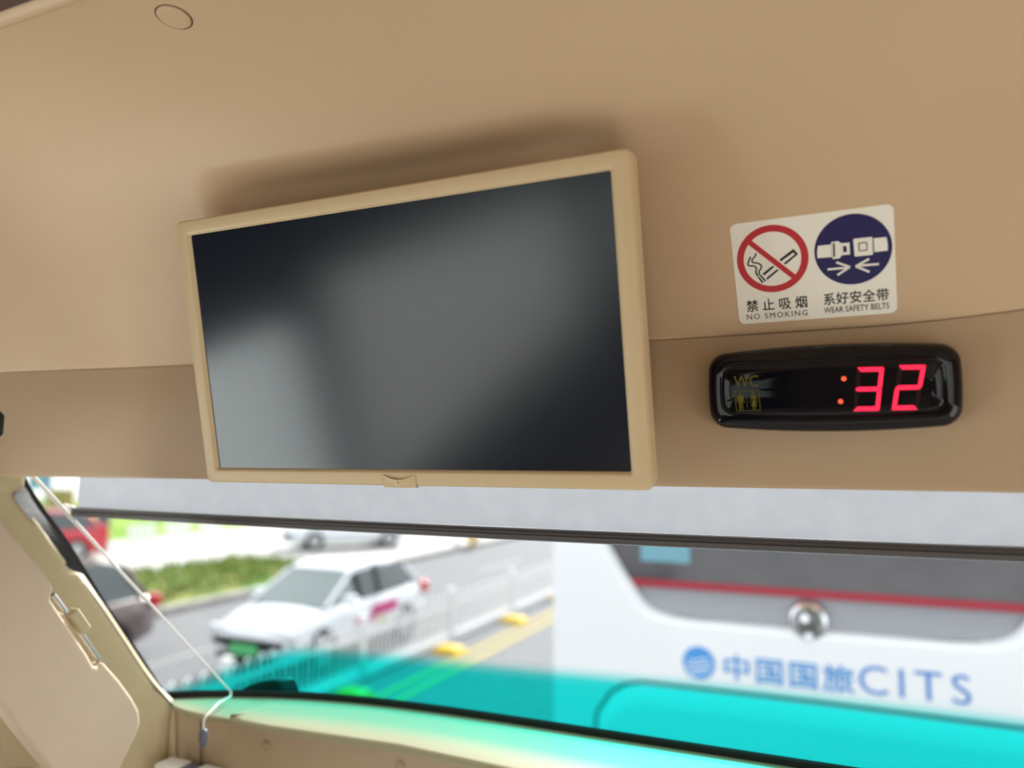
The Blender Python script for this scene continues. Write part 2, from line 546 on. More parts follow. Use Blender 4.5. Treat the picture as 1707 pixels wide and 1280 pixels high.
corn = [stk(92, 238), stk(1535, 48), stk(1588, 1020), stk(170, 1122)]
U2 = (corn[1] - corn[0]) + (corn[2] - corn[3]); U2 /= np.linalg.norm(U2); V2 = np.cross(N, U2)
cen = sum(corn) / 4
SF = frame3(cen, U2, V2, N)
suv = lambda cx, cy: (float(np.dot(stk(cx, cy) - cen, U2)), float(np.dot(stk(cx, cy) - cen, V2)))
cu = [suv(92, 238), suv(1535, 48), suv(1588, 1020), suv(170, 1122)]
hx = (cu[1][0] + cu[2][0] - cu[0][0] - cu[3][0]) / 4; hy = (cu[0][1] + cu[1][1] - cu[2][1] - cu[3][1]) / 4
sk = thing('warning_sticker', SF(0, -hy, 0), 'white no-smoking and seat belt sticker above the red clock', 'sticker')
mb = MB(); mb.loops([[SF(u, v, n) for u, v in rrect(hx, hy, 0.0058, 8)] for n in (-0.0006, 0.0002)], True, True)
mb.build('backing', M['st_white'], sk)


def flat(polys, name, material, parent, f=None, n0=0.0002, n1=0.0004):
    f = f or SF
    mb = MB()
    for p in polys:
        mb.loops([[f(u, v, n) for u, v in p] for n in (n0, n1)], True, True)
    return mb.build(name, material, parent)


def ring(c, ro, ri, f, name, material, parent, n0=0.0002, n1=0.0004, seg=72):
    mb = MB()
    A = np.linspace(0, 2 * math.pi, seg, endpoint=False)
    L = lambda r, n: [f(c[0] + r * math.cos(a), c[1] + r * math.sin(a), n) for a in A]
    mb.loops([L(ro, n0), L(ro, n1), L(ri, n1), L(ri, n0)])
    return mb, (lambda: mb.build(name, material, parent))


def stroke(pts, w):
    """ribbon outline along a polyline in 2-D"""
    P2 = np.array(pts, float); l = []; r = []
    for i in range(len(P2)):
        t = P2[min(i + 1, len(P2) - 1)] - P2[max(i - 1, 0)]; t /= np.linalg.norm(t); nn = np.array([-t[1], t[0]]) * w / 2
        l.append(tuple(P2[i] + nn)); r.append(tuple(P2[i] - nn))
    return l + r[::-1]


def quads(pts, w, f, mb, n0, n1):
    P2 = np.array(pts, float)
    o = stroke(pts, w); n = len(pts)
    l, r = o[:n], o[n:][::-1]
    mb.loops([[f(*l[i], n0), f(*l[i], n1), f(*r[i], n1), f(*r[i], n0)] for i in range(n)], True, True)


# prohibition ring with its bar
c = suv(465, 542); ro = 0.5 * (suv(784, 520)[0] - suv(148, 565)[0]); ri = ro * 0.805
mb, done = ring(c, ro, ri, SF, 'no_smoking_ring', M['st_red'], sk)
a0 = suv(262, 392); a1 = suv(660, 700)
quads([a0, a1], ro * 0.150, SF, mb, 0.0002, 0.00045)
tag(done(), 'red ring with a diagonal bar')
# cigarette and smoke
pol = lambda *pp: [suv(*q) for q in pp]
cig = [pol((528, 548), (655, 452), (672, 470), (545, 562)), pol((655, 452), (695, 498), (672, 502), (640, 468)), pol((568, 580), (680, 490), (695, 498), (585, 592)),
       pol((380, 672), (466, 604), (488, 608), (396, 688)), pol((412, 712), (510, 632), (524, 642), (424, 726)),
       pol((355, 690), (368, 682), (412, 734), (402, 744)), pol((338, 706), (350, 700), (390, 748), (376, 758))]
mb = MB()
for p in cig: mb.loops([[SF(u, v, n) for u, v in p] for n in (0.0002, 0.0004)], True, True)
for line in ([(322, 490), (312, 520), (288, 545), (295, 572), (340, 580), (368, 600), (362, 632), (348, 652), (354, 686)],
             [(272, 522), (262, 552), (250, 580), (262, 602), (305, 605), (325, 625), (320, 655), (330, 680), (338, 698)]):
    quads([tuple(q) for q in spline([suv(*q) for q in line], 5)], 0.00135, SF, mb, 0.0002, 0.0004)
mb.build('cigarette_symbol', M['st_black'], sk)
# seat belt roundel
c2 = suv(1180, 458); r2 = 0.5 * (suv(1528, 435)[0] - suv(835, 485)[0])
mb = MB(); A = np.linspace(0, 2 * math.pi, 72, endpoint=False)
mb.loops([[SF(c2[0] + r2 * math.cos(a), c2[1] + r2 * math.sin(a), n) for a in A] for n in (0.0002, 0.0004)], True, True)
tag(mb.build('seat_belt_disc', M['st_blue'], sk), 'navy disc')
belt = [pol((872, 425), (988, 412), (996, 524), (868, 534), (864, 480)),
        pol((988, 392), (1050, 382), (1082, 402), (1086, 508), (1062, 536), (1002, 542)),
        pol((1082, 402), (1152, 394), (1154, 424), (1084, 428)), pol((1086, 482), (1156, 476), (1158, 500), (1086, 508)), pol((1126, 424), (1154, 424), (1156, 478), (1130, 480)),
        pol((1082, 428), (1094, 428), (1098, 482), (1086, 484)),
        pol((1192, 362), (1348, 345), (1356, 350), (1362, 495), (1356, 504), (1208, 519), (1198, 514), (1185, 372)),
        pol((1366, 358), (1480, 346), (1492, 400), (1494, 466), (1374, 480))]
mb = MB()
for p in belt: mb.loops([[SF(u, v, n) for u, v in p] for n in (0.0004, 0.0006)], True, True)
for line in ([(958, 634), (1140, 618)], [(1034, 570), (1156, 612)], [(1156, 612), (1046, 684)], [(1414, 586), (1222, 602)], [(1328, 540), (1208, 606)], [(1208, 606), (1330, 656)]):
    quads([suv(*q) for q in line], 0.0019, SF, mb, 0.0004, 0.0006)
mb.build('seat_belt_symbol', M['st_white'], sk)
mb = MB()
quads([suv(1012, 402), suv(1018, 522)], 0.0014, SF, mb, 0.0006, 0.0008)
sq = [(1236, 400), (1306, 393), (1310, 462), (1240, 469)]
for i in range(4): quads([suv(*sq[i]), suv(*sq[(i + 1) % 4])], 0.0008, SF, mb, 0.0006, 0.0008)
mb.build('buckle_lines', M['st_black'], sk)


def put_text(body, box, name, material, bold=0.0, space=1.0):
    (x0, y0), (x1, y1), (x2, y2), (x3, y3) = box     # TL TR BR BL in the sticker picture
    q = [suv(x0, y0), suv(x1, y1), suv(x2, y2), suv(x3, y3)]
    cu_, cv_ = sum(p[0] for p in q) / 4, sum(p[1] for p in q) / 4
    w = (q[1][0] + q[2][0] - q[0][0] - q[3][0]) / 2; h = (q[0][1] + q[1][1] - q[2][1] - q[3][1]) / 2
    return text_mesh(body, SF, cu_, cv_, w, h, 0.0002, name, material, sk, 0.0002, bold, space)


put_text('禁 止 吸 烟', [(234, 908), (774, 868), (778, 975), (240, 1014)], 'chinese_lettering', M['st_black'], 0.012)
put_text('NO SMOKING', [(240, 1038), (778, 990), (782, 1038), (244, 1084)], 'english_lettering', M['st_black'], 0.0, 1.25)
put_text('系好安全带', [(920, 842), (1500, 802), (1506, 912), (924, 952)], 'chinese_lettering', M['st_black'], 0.012, 1.05)
put_text('WEAR SAFETY BELTS', [(924, 970), (1504, 930), (1508, 978), (928, 1026)], 'english_lettering', M['st_black'], 0.006)

# ------------------------------------------------------------------ digital clock
P, U, V, N = panel_frame(-0.0175, 0.068, low_at)
# slight roll of the case, read from its long edges
CT = P + N * 0.026
cc = [on_plane(1177, 594, CT, N), on_plane(1600, 569, CT, N), on_plane(1604, 712, CT, N), on_plane(1187, 710, CT, N)]
U2 = cc[1] - cc[0] + cc[2] - cc[3]; U2 = U2 / np.linalg.norm(U2); V2 = np.cross(N, U2)
cen = sum(cc) / 4 - N * 0.026
CF = frame3(cen, U2, V2, N)
cuv = lambda px, py, n=0.0305: (float(np.dot(on_plane(px, py, cen + N * n, N) - cen, U2)), float(np.dot(on_plane(px, py, cen + N * n, N) - cen, V2)))
hw = (np.linalg.norm(cc[1] - cc[0]) + np.linalg.norm(cc[2] - cc[3])) / 4 + 0.0005
hh = (np.linalg.norm(cc[0] - cc[3]) + np.linalg.norm(cc[1] - cc[2])) / 4


def barrel(s, n, sy=None, r=0.014):
    sy = sy or s
    out = []
    for u, v in rrect(hw, hh, r, 10):
        pass
    base = []
    rr = rrect(hw, hh, r, 10)
    for i in range(len(rr)):
        a, b2 = rr[i], rr[(i + 1) % len(rr)]
        k = 10 if math.hypot(a[0] - b2[0], a[1] - b2[1]) > 0.02 else 1
        for j in range(k): base.append((a[0] + (b2[0] - a[0]) * j / k, a[1] + (b2[1] - a[1]) * j / k))
    for u, v in base:
        vv = v + math.copysign(0.0052 * (1 - (u / hw) ** 2), v) * min(1, abs(v) / (hh * 0.6))
        uu = u + math.copysign(0.0022 * (1 - (v / hh) ** 2), u) * min(1, abs(u) / (hw * 0.8))
        bow = 0.0035 * (1 - (uu / hw) ** 2)
        out.append(CF(uu * s - (1 - s) * 0 * uu, vv * sy, n + (bow if n > 0.012 else 0)))
    return out


ck = thing('digital_clock', CF(0, -hh, 0), 'glossy black wall clock showing 32 in red digits below the sticker', 'clock')
k = lambda d: 1 - d / hw
ky = lambda d: 1 - d / (hh + 0.003)
prof = [(0.000, -0.004), (0.0, 0.010), (0.0004, 0.0165), (0.002, 0.0215), (0.005, 0.0250), (0.009, 0.0265), (0.0125, 0.0268)]
mb = MB(); mb.loops([barrel(k(d), n, ky(d)) for d, n in prof], cap0=True)
mb.loops([barrel(k(d), n, ky(d), ) for d, n in [(0.0125, 0.0268), (0.0134, 0.0256), (0.0142, 0.0252)]])
mb.build('case', M['clock_black'], ck, smooth=50)
mb = MB(); mb.loops([barrel(k(d), n, ky(d)) for d, n in [(0.0142, 0.0252), (0.0150, 0.0258), (0.017, 0.0266), (0.022, 0.0268)]], cap1=False)
ins = barrel(k(0.022), 0.0268, ky(0.022)); n_ = len(ins)
ctr = [CF(u, 0, 0.0268 + 0.0035 * (1 - (u / hw) ** 2)) for u in np.linspace(-hw * 0.7, hw * 0.7, 9)]
tmp = MB()
prev = ins
for d in (0.3, 0.6, 0.9, 0.98):
    lp = []
    for q in ins:
        u = float(np.dot(q - cen, U2)); v = float(np.dot(q - cen, V2))
        u2, v2 = u * (1 - 0.02 * d), v * (1 - d)
        lp.append(CF(u2, v2, 0.0268 + 0.0035 * (1 - (u2 / hw) ** 2)))
    mb.loops([prev, lp]); prev = lp
mb.loops([prev], cap1=True)
mb.build('front_window', M['clock_black'], ck, smooth=50)


def CB(u, v, n=0.0):          # follows the gently bowed window
    return CF(u, v, 0.0268 + 0.0035 * (1 - (u / hw) ** 2) + n)


k6 = lambda cx, cy: cuv(1160 + cx / 3.556, 560 + cy / 3.556)


def seg_digit(TL, TR, BL, BR, on):
    TL, TR, BL, BR = (np.array(q, float) for q in (TL, TR, BL, BR))
    ML, MR = (TL + BL) / 2, (TR + BR) / 2
    ux = (TR - TL) / np.linalg.norm(TR - TL)
    t = 27.0; g = 2.5

    def hseg(A, B, mode):
        dv = (BL - TL) / np.linalg.norm(BL - TL)
        a, b2 = A + ux * g, B - ux * g
        if mode == 'top': return [a, b2, b2 - ux * t * 0.95 + dv * t, a + ux * t * 0.75 + dv * t]
        if mode == 'bot': return [a + ux * t * 0.75 - dv * t, b2 - ux * t * 0.95 - dv * t, b2, a]
        h = t / 2
        return [a, a + ux * h - dv * h, b2 - ux * h - dv * h, b2, b2 - ux * h + dv * h, a + ux * h + dv * h]

    def vseg(A, B, side, end):
        dv = (B - A) / np.linalg.norm(B - A); s = -1 if side == 'R' else 1
        a, b2 = A + dv * g, B - dv * g
        if end == 'up': return [a, b2 - dv * 1, b2 - dv * t * .5 + ux * s * t, a + dv * t * .9 + ux * s * t]
        return [a + dv * 1, b2, b2 - dv * t * .9 + ux * s * t, a + dv * t * .5 + ux * s * t]
    S = {'a': hseg(TL, TR, 'top'), 'g': hseg(ML, MR, 'mid'), 'd': hseg(BL, BR, 'bot'),
         'b': vseg(TR, MR, 'R', 'up'), 'c': vseg(MR, BR, 'R', 'dn'), 'f': vseg(TL, ML, 'L', 'up'), 'e': vseg(ML, BL, 'L', 'dn')}
    for key, poly in S.items():
        lit = key in on
        mb = MB(); q = [k6(*p) for p in poly]
        mb.loops([[CB(u, v, n) for u, v in q] for n in (0.0, 0.0005)], True, True)
        o = mb.build('digit_segment', M['led_red'] if lit else M['led_off'], ck)
        o['label'] = 'lit red segment' if lit else 'unlit dark segment'


seg_digit((955, 186), (1117, 183), (930, 446), (1088, 443), 'abgcd')
seg_digit((1202, 173), (1365, 170), (1160, 440), (1317, 437), 'abged')
for cx, cy in ((877, 253), (858, 388)):
    mb = MB(); c = k6(cx, cy)
    mb.loops([[CB(c[0] + r * math.cos(a), c[1] + r * math.sin(a), n) for a in np.linspace(0, 2 * math.pi, 20, endpoint=False)] for r, n in ((0.0021, 0.0), (0.0021, 0.0004), (0.0010, 0.0009))], True, True)
    o = mb.build('colon_dot', M['led_dot'], ck, smooth=60); o['label'] = 'lit orange dot'
c0, c1, c3 = k6(222, 240), k6(370, 235), k6(225, 306)
text_mesh('WC', CB, (k6(296, 268))[0], (k6(296, 268))[1], c1[0] - c0[0], 0.0105 + (c0[1] - c3[1] - 0.0105) * 0.9, 0.0003, 'toilet_lettering', M['wc_yellow'], ck, 0.0, 0.0)
mb = MB()
fr = [(224, 326), (372, 321), (381, 440), (240, 444)]
for i in range(4): quads([k6(*fr[i]), k6(*fr[(i + 1) % 4])], 0.0006, CB, mb, 0.0, 0.0003)
quads([k6(298, 336), k6(304, 430)], 0.00035, CB, mb, 0.0, 0.0003)


def disc(c, r):
    mb.loops([[CB(c[0] + r * math.cos(a), c[1] + r * math.sin(a), n) for a in np.linspace(0, 2 * math.pi, 14, endpoint=False)] for n in (0.0, 0.0003)], True, True)


z5 = lambda cx, cy: cuv(1220 + cx / 14.22, 610 + cy / 14.22)
P5 = lambda *pp: mb.loops([[CB(*z5(*q), n) for q in pp] for n in (0.0, 0.0003)], True, True)
disc(z5(185, 645), 0.0011)
P5((100, 698), (270, 692), (275, 715), (245, 860), (150, 860), (120, 715))
P5((100, 698), (122, 702), (132, 880), (112, 882)); P5((252, 702), (272, 694), (290, 878), (272, 880))
P5((152, 850), (198, 850), (205, 1042), (176, 1042)); P5((204, 850), (246, 850), (262, 1036), (232, 1040))
disc(z5(493, 637), 0.0010)
P5((450, 690), (552, 686), (560, 720), (540, 800), (592, 940), (560, 955), (480, 955), (452, 950), (490, 800), (455, 720))
P5((450, 690), (462, 720), (440, 870), (426, 868)); P5((548, 688), (566, 700), (604, 862), (590, 864))
P5((482, 950), (512, 950), (516, 1030), (496, 1030)); P5((528, 950), (558, 950), (564, 1028), (546, 1028))
mb.build('toilet_pictogram', M['wc_yellow'], ck)

# ------------------------------------------------------------------ round plug in the dome
d = ray(290, 28)
best = None
for s_ in np.linspace(0.2, 1.2, 4000):
    q = d * s_
    if q[2] > 0.3:
        zz = np.interp(-(q[1] + 0.08 * (min(q[0], .6) + .2) ** 2), -up[:, 0], up[:, 1])
        if q[2] >= zz: best = q; break
pc = best; Yc = pc[1] + 0.08 * (pc[0] + 0.2) ** 2
zof = lambda Y: float(np.interp(-Y, -up[:, 0], up[:, 1]))
pp = lambda X, Y: panel_pt(X, Y, zof(Y))
U = pp(pc[0] + 0.02, Yc) - pp(pc[0] - 0.02, Yc); U /= np.linalg.norm(U)
V = pp(pc[0], Yc + 0.02) - pp(pc[0], Yc - 0.02); V -= U * np.dot(U, V); V /= np.linalg.norm(V)
N = np.cross(U, V); N = N if N[2] < 0 else -N
PF = frame3(pp(pc[0], Yc), U, V, N)
circ = lambda r, n, f=None: [(f or PF)(r * math.cos(a), r * math.sin(a), n) for a in np.linspace(0, 2 * math.pi, 40, endpoint=False)]
RP = 0.0160
plug = thing('ceiling_plug', PF(0, 0, 0), 'round beige plug set flush in the dome at upper left', 'plug')
mb = MB(); mb.loops([circ(RP - 0.0012, -0.002), circ(RP - 0.0012, 0.0008), circ(RP - 0.002, 0.0016), circ(RP - 0.004, 0.0018)], cap1=True)
mb.build('cap', M['panel'], plug, smooth=40)
mb = MB(); mb.loops([circ(RP - 0.0013, 0.0002), circ(RP - 0.0004, 0.0006), circ(RP + 0.0001, 0.0005), circ(RP + 0.0003, -0.001)])
mb.build('rim', M['dark_trim'], plug, smooth=40)

# dark overhead duct edge in the top left corner, beige roll in front of it
e0 = np.array([-1.32, 0.36, 0.428]); 
mb = MB()
A_ = [on_plane(-60, 58, np.array([0, 0, 0.385]), np.array([0, 0, 1.0])), on_plane(40, 22, np.array([0, 0, 0.385]), np.array([0, 0, 1.0])), on_plane(120, -6, np.array([0, 0, 0.385]), np.array([0, 0, 1.0])), on_plane(260, -60, np.array([0, 0, 0.385]), np.array([0, 0, 1.0]))]
dl = (A_[0] - A_[3]); A_ = [A_[0] + dl * ((-1.30 - A_[0][0]) / dl[0])] + A_
endp = A_[-1] + np.array([0.02, -0.03, 0]); tail = endp + np.array([0.01, -1.6, 0])
edge_l = [p + np.array([0, 0, 0.006]) for p in A_ + [endp, tail]]
mb.tube(edge_l, 0.010, 10)
tr = tag(mb.build('trim_4', M['panel'], smooth=60), 'beige rolled edge of the overhead duct, top left corner', 'trim', kind='structure')
mb = MB()
mb.prism([p + np.array([-0.004, -0.008, 0.001]) for p in A_ + [endp, tail]] + [np.array([-1.30, tail[1], A_[0][2] + 0.001])], (0, 0, 0.05))
tag(mb.build('duct_underside', M['dark_trim'], tr), 'dark underside')

# ------------------------------------------------------------------ windscreen
def gY(X, z):
    g = 0.5 * max(0.0, -(X + 0.3)) ** 4 + 0.5 * max(0.0, X - 0.6) ** 4
    return 1.055 - g - 0.20 * (z + 0.37)


def hit_glass(px, py):
    d = ray(px, py); lo, hi = 0.2, 2.5
    fn = lambda s: d[1] * s - gY(d[0] * s, d[2] * s)
    ss = np.linspace(0.3, 2.2, 400)
    for a, b2 in zip(ss, ss[1:]):
        if fn(a) < 0 <= fn(b2):
            for _ in range(30):
                m_ = (a + b2) / 2
                if fn(m_) < 0: a = m_
                else: b2 = m_
            return d * a
    return d * 1.0


edge = [hit_glass(*p) for p in ((40, 797), (75, 850), (113, 901), (172, 999), (230, 1085), (268, 1144))]
ez = [p[2] for p in edge][::-1]; ex_ = [p[0] for p in edge][::-1]
XL = lambda z: float(np.interp(z, ez, ex_))
ZB = -0.372
zs = list(np.linspace(ZB, 0.10, 40))
rows = []
for z in zs:
    x0 = XL(z); rows.append([np.array([x, gY(x, z), z]) for x in [x0 + (1.40 - x0) * t for t in np.concatenate([np.linspace(0, 0.3, 24), np.linspace(0.32, 1, 24)])]])
mb = MB(); mb.loops(rows, closed=False)
win = thing('window_1', (0, 1.05, ZB), 'wide windscreen with a turquoise band along its foot', 'window')
win['kind'] = 'structure'
pane = mb.build('glass', M['windscreen'], win, smooth=60)
at = pane.data.attributes.new('band', 'FLOAT', 'POINT')
loc = parent_origin(win)
for i, v in enumerate(pane.data.vertices):
    x, y, z = np.array(v.co) + loc
    zb = -0.292 - 0.085 * smooth(-0.80, -1.08, x) + 0.012 * smooth(-0.55, -0.1, x)
    at.data[i].value = float(smooth(zb + 0.012, zb - 0.020, z)) ** 0.8
# black seal round the glass
trim_px = [((20, 823), .72), ((62, 880), .755), ((109, 944), .80), ((118, 953), .803), ((129, 960), .806), ((172, 1022), .835), ((203, 1069), .857), ((234, 1116), .88), ((258, 1149), .892), ((281, 1171), .90)]
TE = [at_Y(p[0], p[1], y) for p, y in trim_px]
mb = MB()
tz = [p[2] for p in TE][::-1]
rows = []
for z in np.linspace(-0.375, 0.06, 24):
    te = np.array([np.interp(z, tz, [p[i] for p in TE][::-1]) for i in (0, 1, 2)]); te[2] = z
    x = XL(z); ge = np.array([x, gY(x, z), z])
    dirv = te - ge
    rows.append([ge + np.array([0.003, -0.001, 0]), ge + np.array([0.0, -0.006, 0]), ge + dirv * 0.5 + np.array([0, -0.0, 0]), te + dirv * 0.35 + np.array([-0.004, 0.012, 0])])
mb.loops(rows, closed=False)
xs = np.linspace(XL(ZB) + 0.0, 1.38, 70)
mb.loops([[np.array([x, gY(x, z) - dy, z]) for x in xs] for z, dy in ((-0.3635, 0.002), (-0.366, 0.006), (-0.379, 0.008))], closed=False)
tag(mb.build('seal', M['rubber'], win, smooth=50), 'black rubber seal')

# ------------------------------------------------------------------ pillar trim and dashboard
mb = MB()
cols = []
pts = TE + [np.array([TE[-1][0] - 0.002, TE[-1][1] - 0.002, z]) for z in (-0.42, -0.50, -0.62, -0.80)]
pts = [at_Y(31, 740, .72), at_Y(31, 790, .72), at_Y(29, 808, .72), at_Y(24, 817, .72), at_Y(19, 824, .72)] + pts[1:]
lin = lambda z: np.array([np.interp(z, [TE[-1][2], TE[0][2]], [TE[-1][i], TE[0][i]]) for i in (0, 1)] + [z])
for p in pts:
    q = lin(p[2]); q = q * 0.85 + p * 0.15
    cols.append([p + np.array([-0.006, 0.014, 0]), p + np.array([-0.001, 0.006, 0]), p + np.array([0, 0.0, 0]), p + np.array([-0.006, -0.010, 0]), q + np.array([-0.05, -0.075, 0]), q + np.array([-0.14, -0.24, 0]), np.array([-1.315, min(q[1] - 0.40, 0.45), p[2]])])
mb.loops(cols, closed=False)
tag(mb.build('trim_1', M['trim'], smooth=50), 'olive-beige pillar trim beside the windscreen edge', 'trim', kind='structure')

ZL = -0.374
fe = [at_Z(*p, ZL) for p in ((285, 1174), (310, 1183), (340, 1190), (385, 1197), (440, 1206), (550, 1219), (660, 1235), (850, 1276))]
for x in (0.0, 0.3, 0.7, 1.1, 1.4):
    fe.append(np.array([x, 0.935 - 0.3 * max(0, x - 0.6) ** 2, ZL]))
dash = thing('dashboard', (-0.2, 0.93, -0.8), 'brown-beige dashboard with pale top ledge under the windscreen', 'dashboard')
mb = MB()
back_ = [np.array([max(p[0] - 0.0, XL(ZB)), gY(max(p[0], XL(ZB)), ZB) - 0.002, ZL]) for p in fe]
back_[0] = np.array([XL(ZB), gY(XL(ZB), ZB), ZL])
mb.loops([back_, [b_ * 0.5 + f_ * 0.5 for b_, f_ in zip(back_, fe)], [f_ + np.array([0, 0.006, 0.0]) for f_ in fe], [f_ + np.array([0, 0.0015, -0.0015]) for f_ in fe], [f_ + np.array([0, 0, -0.006]) for f_ in fe], [f_ + np.array([0, 0.006, -0.010]) for f_ in fe]], closed=False)
tag(mb.build('top_ledge', M['ledge'], dash, smooth=50), 'pale ledge')
# raised cover strip lying along the ledge from x px 385 on
ZS = -0.368
se = [at_Z(*p, ZS) for p in ((384, 1193), (400, 1201), (440, 1209), (550, 1225), (660, 1241), (850, 1282))]
for x in (0.0, 0.3, 0.7, 1.1, 1.4):
    se.append(np.array([x, se[-1][1] if x < 0.1 else 0.925 - 0.3 * max(0, x - 0.6) ** 2, ZS]))
sb = [np.array([p[0], gY(p[0], ZB) - 0.055, ZS + 0.002]) for p in se]
sb[0] = at_Z(384, 1192, ZS); sb[1] = at_Z(418, 1180, ZS + 0.002); sb[2] = at_Z(450, 1172, ZS + 0.002)
mb = MB()
mb.loops([[p - np.array([0, 0, 0.008]) for p in sb], sb, [a * .5 + b2 * .5 + np.array([0, 0, .001]) for a, b2 in zip(sb, se)], [p + np.array([0, 0.008, 0]) for p in se], [p + np.array([0, 0.002, -0.002]) for p in se], [p + np.array([0, 0, -0.007]) for p in se], [p + np.array([0, 0.006, -0.012]) for p in se]], closed=False)
tag(mb.build('cover_strip', M['ledge'], dash, smooth=50), 'pale raised strip')
mb = MB()
rows = []
for z in (ZL - 0.004, ZL - 0.05, ZL - 0.12, ZL - 0.25, ZL - 0.42):
    dz = ZL - z
    rows.append([fe[0] + np.array([-0.04, -0.03, z - ZL]), fe[0] + np.array([-0.012, 0.004, z - ZL])] + [p + np.array([0.0, 0.008 + 0.06 * dz, z - ZL]) for p in fe])
mb.loops(rows, closed=False)
tag(mb.build('front_panel', M['dash'], dash, smooth=50), 'brown-beige face')
for px, py in ((445, 1243), (668, 1276)):
    p = at_Y(px, py, np.interp(at_Y(px, py, 0.93)[0], [q[0] for q in fe], [q[1] for q in fe]) + 0.010)
    f = frame3(p, (1, 0.03, 0), (0, 0, 1), (0.03, -1, 0))
    mb = MB(); mb.loops([circ(0.0072, -0.004, f), circ(0.0072, 0.0012, f), circ(0.0062, 0.0022, f), circ(0.0052, 0.0010, f), circ(0.004, 0.0010, f), circ(0.003, 0.0020, f)], cap1=True)
    mb.build('screw_cap', M['dash'], dash, smooth=40)
# seam at the left corner of the face
p0 = at_Y(335, 1200, fe[2][1] + 0.006); 
mb = MB(); mb.tube([p0 + np.array([0, 0, 0.0]), p0 + np.array([0.001, 0.006, -0.12])], 0.0012, 6)
tag(mb.build('panel_joint', M['dark_trim'], dash), 'dark seam')

# white holder standing below the ledge
wy = fe[2][1] - 0.02
a = at_Y(268, 1268, wy); b_ = at_Y(357, 1268, wy)
zb_ = a[2] - 0.07
hold = thing('white_holder', ((a[0] + b_[0]) / 2, wy, zb_), 'white plastic holder with a dark slot under the dashboard ledge', 'holder')
q0, q1, q2, q3 = (at_Y(x, 1270, wy)[0] for x in (267, 303, 325, 356))
mb = MB()
mb.box(q0, q1, wy - 0.012, wy + 0.022, zb_, a[2]); mb.build('side_post', M['white_plastic'], hold, bevel=0.004)
mb = MB(); mb.box(q2, q3, wy - 0.012, wy + 0.022, zb_, a[2]); mb.build('side_post', M['white_plastic'], hold, bevel=0.004)
mb = MB(); mb.box(q1 - 0.003, q2 + 0.003, wy - 0.006, wy + 0.02, zb_, a[2] - 0.003); tag(mb.build('slot_insert', M['plug'], hold, bevel=0.002), 'dark slot')

# ------------------------------------------------------------------ roller blind
BY = 0.785
xl = at_Y(126, 850, BY)[0]
bl = thing('roller_blind', (-0.2, BY, -0.08), 'pale grey roller blind half drawn over the windscreen', 'blind')
sag = lambda x: -0.0030 * max(0, 1 - ((x + 0.42) / 0.66) ** 2)
xs = np.linspace(xl, 1.2, 60)
mb = MB()
rip = lambda x, z: 0.0012 * math.sin(x * 23 + 1) * math.sin(z * 30)
mb.loops([[np.array([x, BY + 0.004 + rip(x, z), z + (sag(x) if z < 0 else 0)]) for x in xs] for z in np.linspace(-0.068, 0.10, 14)], closed=False)
tag(mb.build('fabric', M['blind'], bl, smooth=60), 'pale grey fabric')
mb = MB()
sec = [(-0.001, 0.0065), (-0.006, 0.0055), (-0.008, 0.003), (-0.0068, 0.0018), (-0.0068, 0.0008), (-0.0085, -0.0005), (-0.007, -0.0055), (-0.001, -0.007), (0.008, -0.006), (0.008, 0.006)]
mb.loops([[np.array([x, BY + a, -0.0745 + sag(x) + c]) for a, c in sec] for x in xs], True, True)
tag(mb.build('bottom_bar', M['bar'], bl, smooth=30), 'dark grey bar')
mb = MB(); e = at_Y(112, 848, BY)
mb.tube([e + np.array([-0.010, 0, 0.003]), e + np.array([-0.006, 0, 0.0018]), e + np.array([0.010, 0, -0.001]), e + np.array([0.013, 0, -0.0012])], [0.003, 0.0062, 0.0062, 0.004], 12)
tag(mb.build('end_cap', M['white_plastic'], bl, smooth=50), 'white end cap')

# ------------------------------------------------------------------ guide cord
t1 = at_Y(103, 846, BY - 0.015); t2 = at_Y(385, 1153, 0.955)
dv = (t2 - t1)
gc = thing('guide_cord', t2, 'pale blind guide cord running down beside the windscreen edge to a small plug', 'cord')
mb = MB()
up1 = t1 - dv * 0.30
mb.tube([up1, t1, t1 + dv * 0.25, t1 + dv * 0.5, t1 + dv * 0.8, t2], [0.0030, 0.0030, 0.0022, 0.0017, 0.0012, 0.0012], 8)
t3 = at_Z(343, 1196, -0.366); t4 = at_Y(339, 1222, t3[1] - 0.004)
mb.tube([t2, t2 + np.array([0.003, -0.004, -0.006]), (t2 + t3) / 2 + np.array([0, 0, 0.002]), t3 + np.array([0, 0, 0.002]), t3 + np.array([0, -0.004, -0.003]), t4], 0.0018, 8)
mb.build('line', M['cord'], gc, smooth=60)
mb = MB(); f = frame3(t4, (1, 0, 0), (0, 1, 0), (0, 0, -1))
mb.loops([circ(r, n, f) for r, n in ((0.003, -0.006), (0.006, -0.003), (0.0062, 0.010), (0.0045, 0.012), (0.004, 0.018))], True, True)
tag(mb.build('plug_weight', M['plug'], gc, smooth=50), 'blue-grey plug')

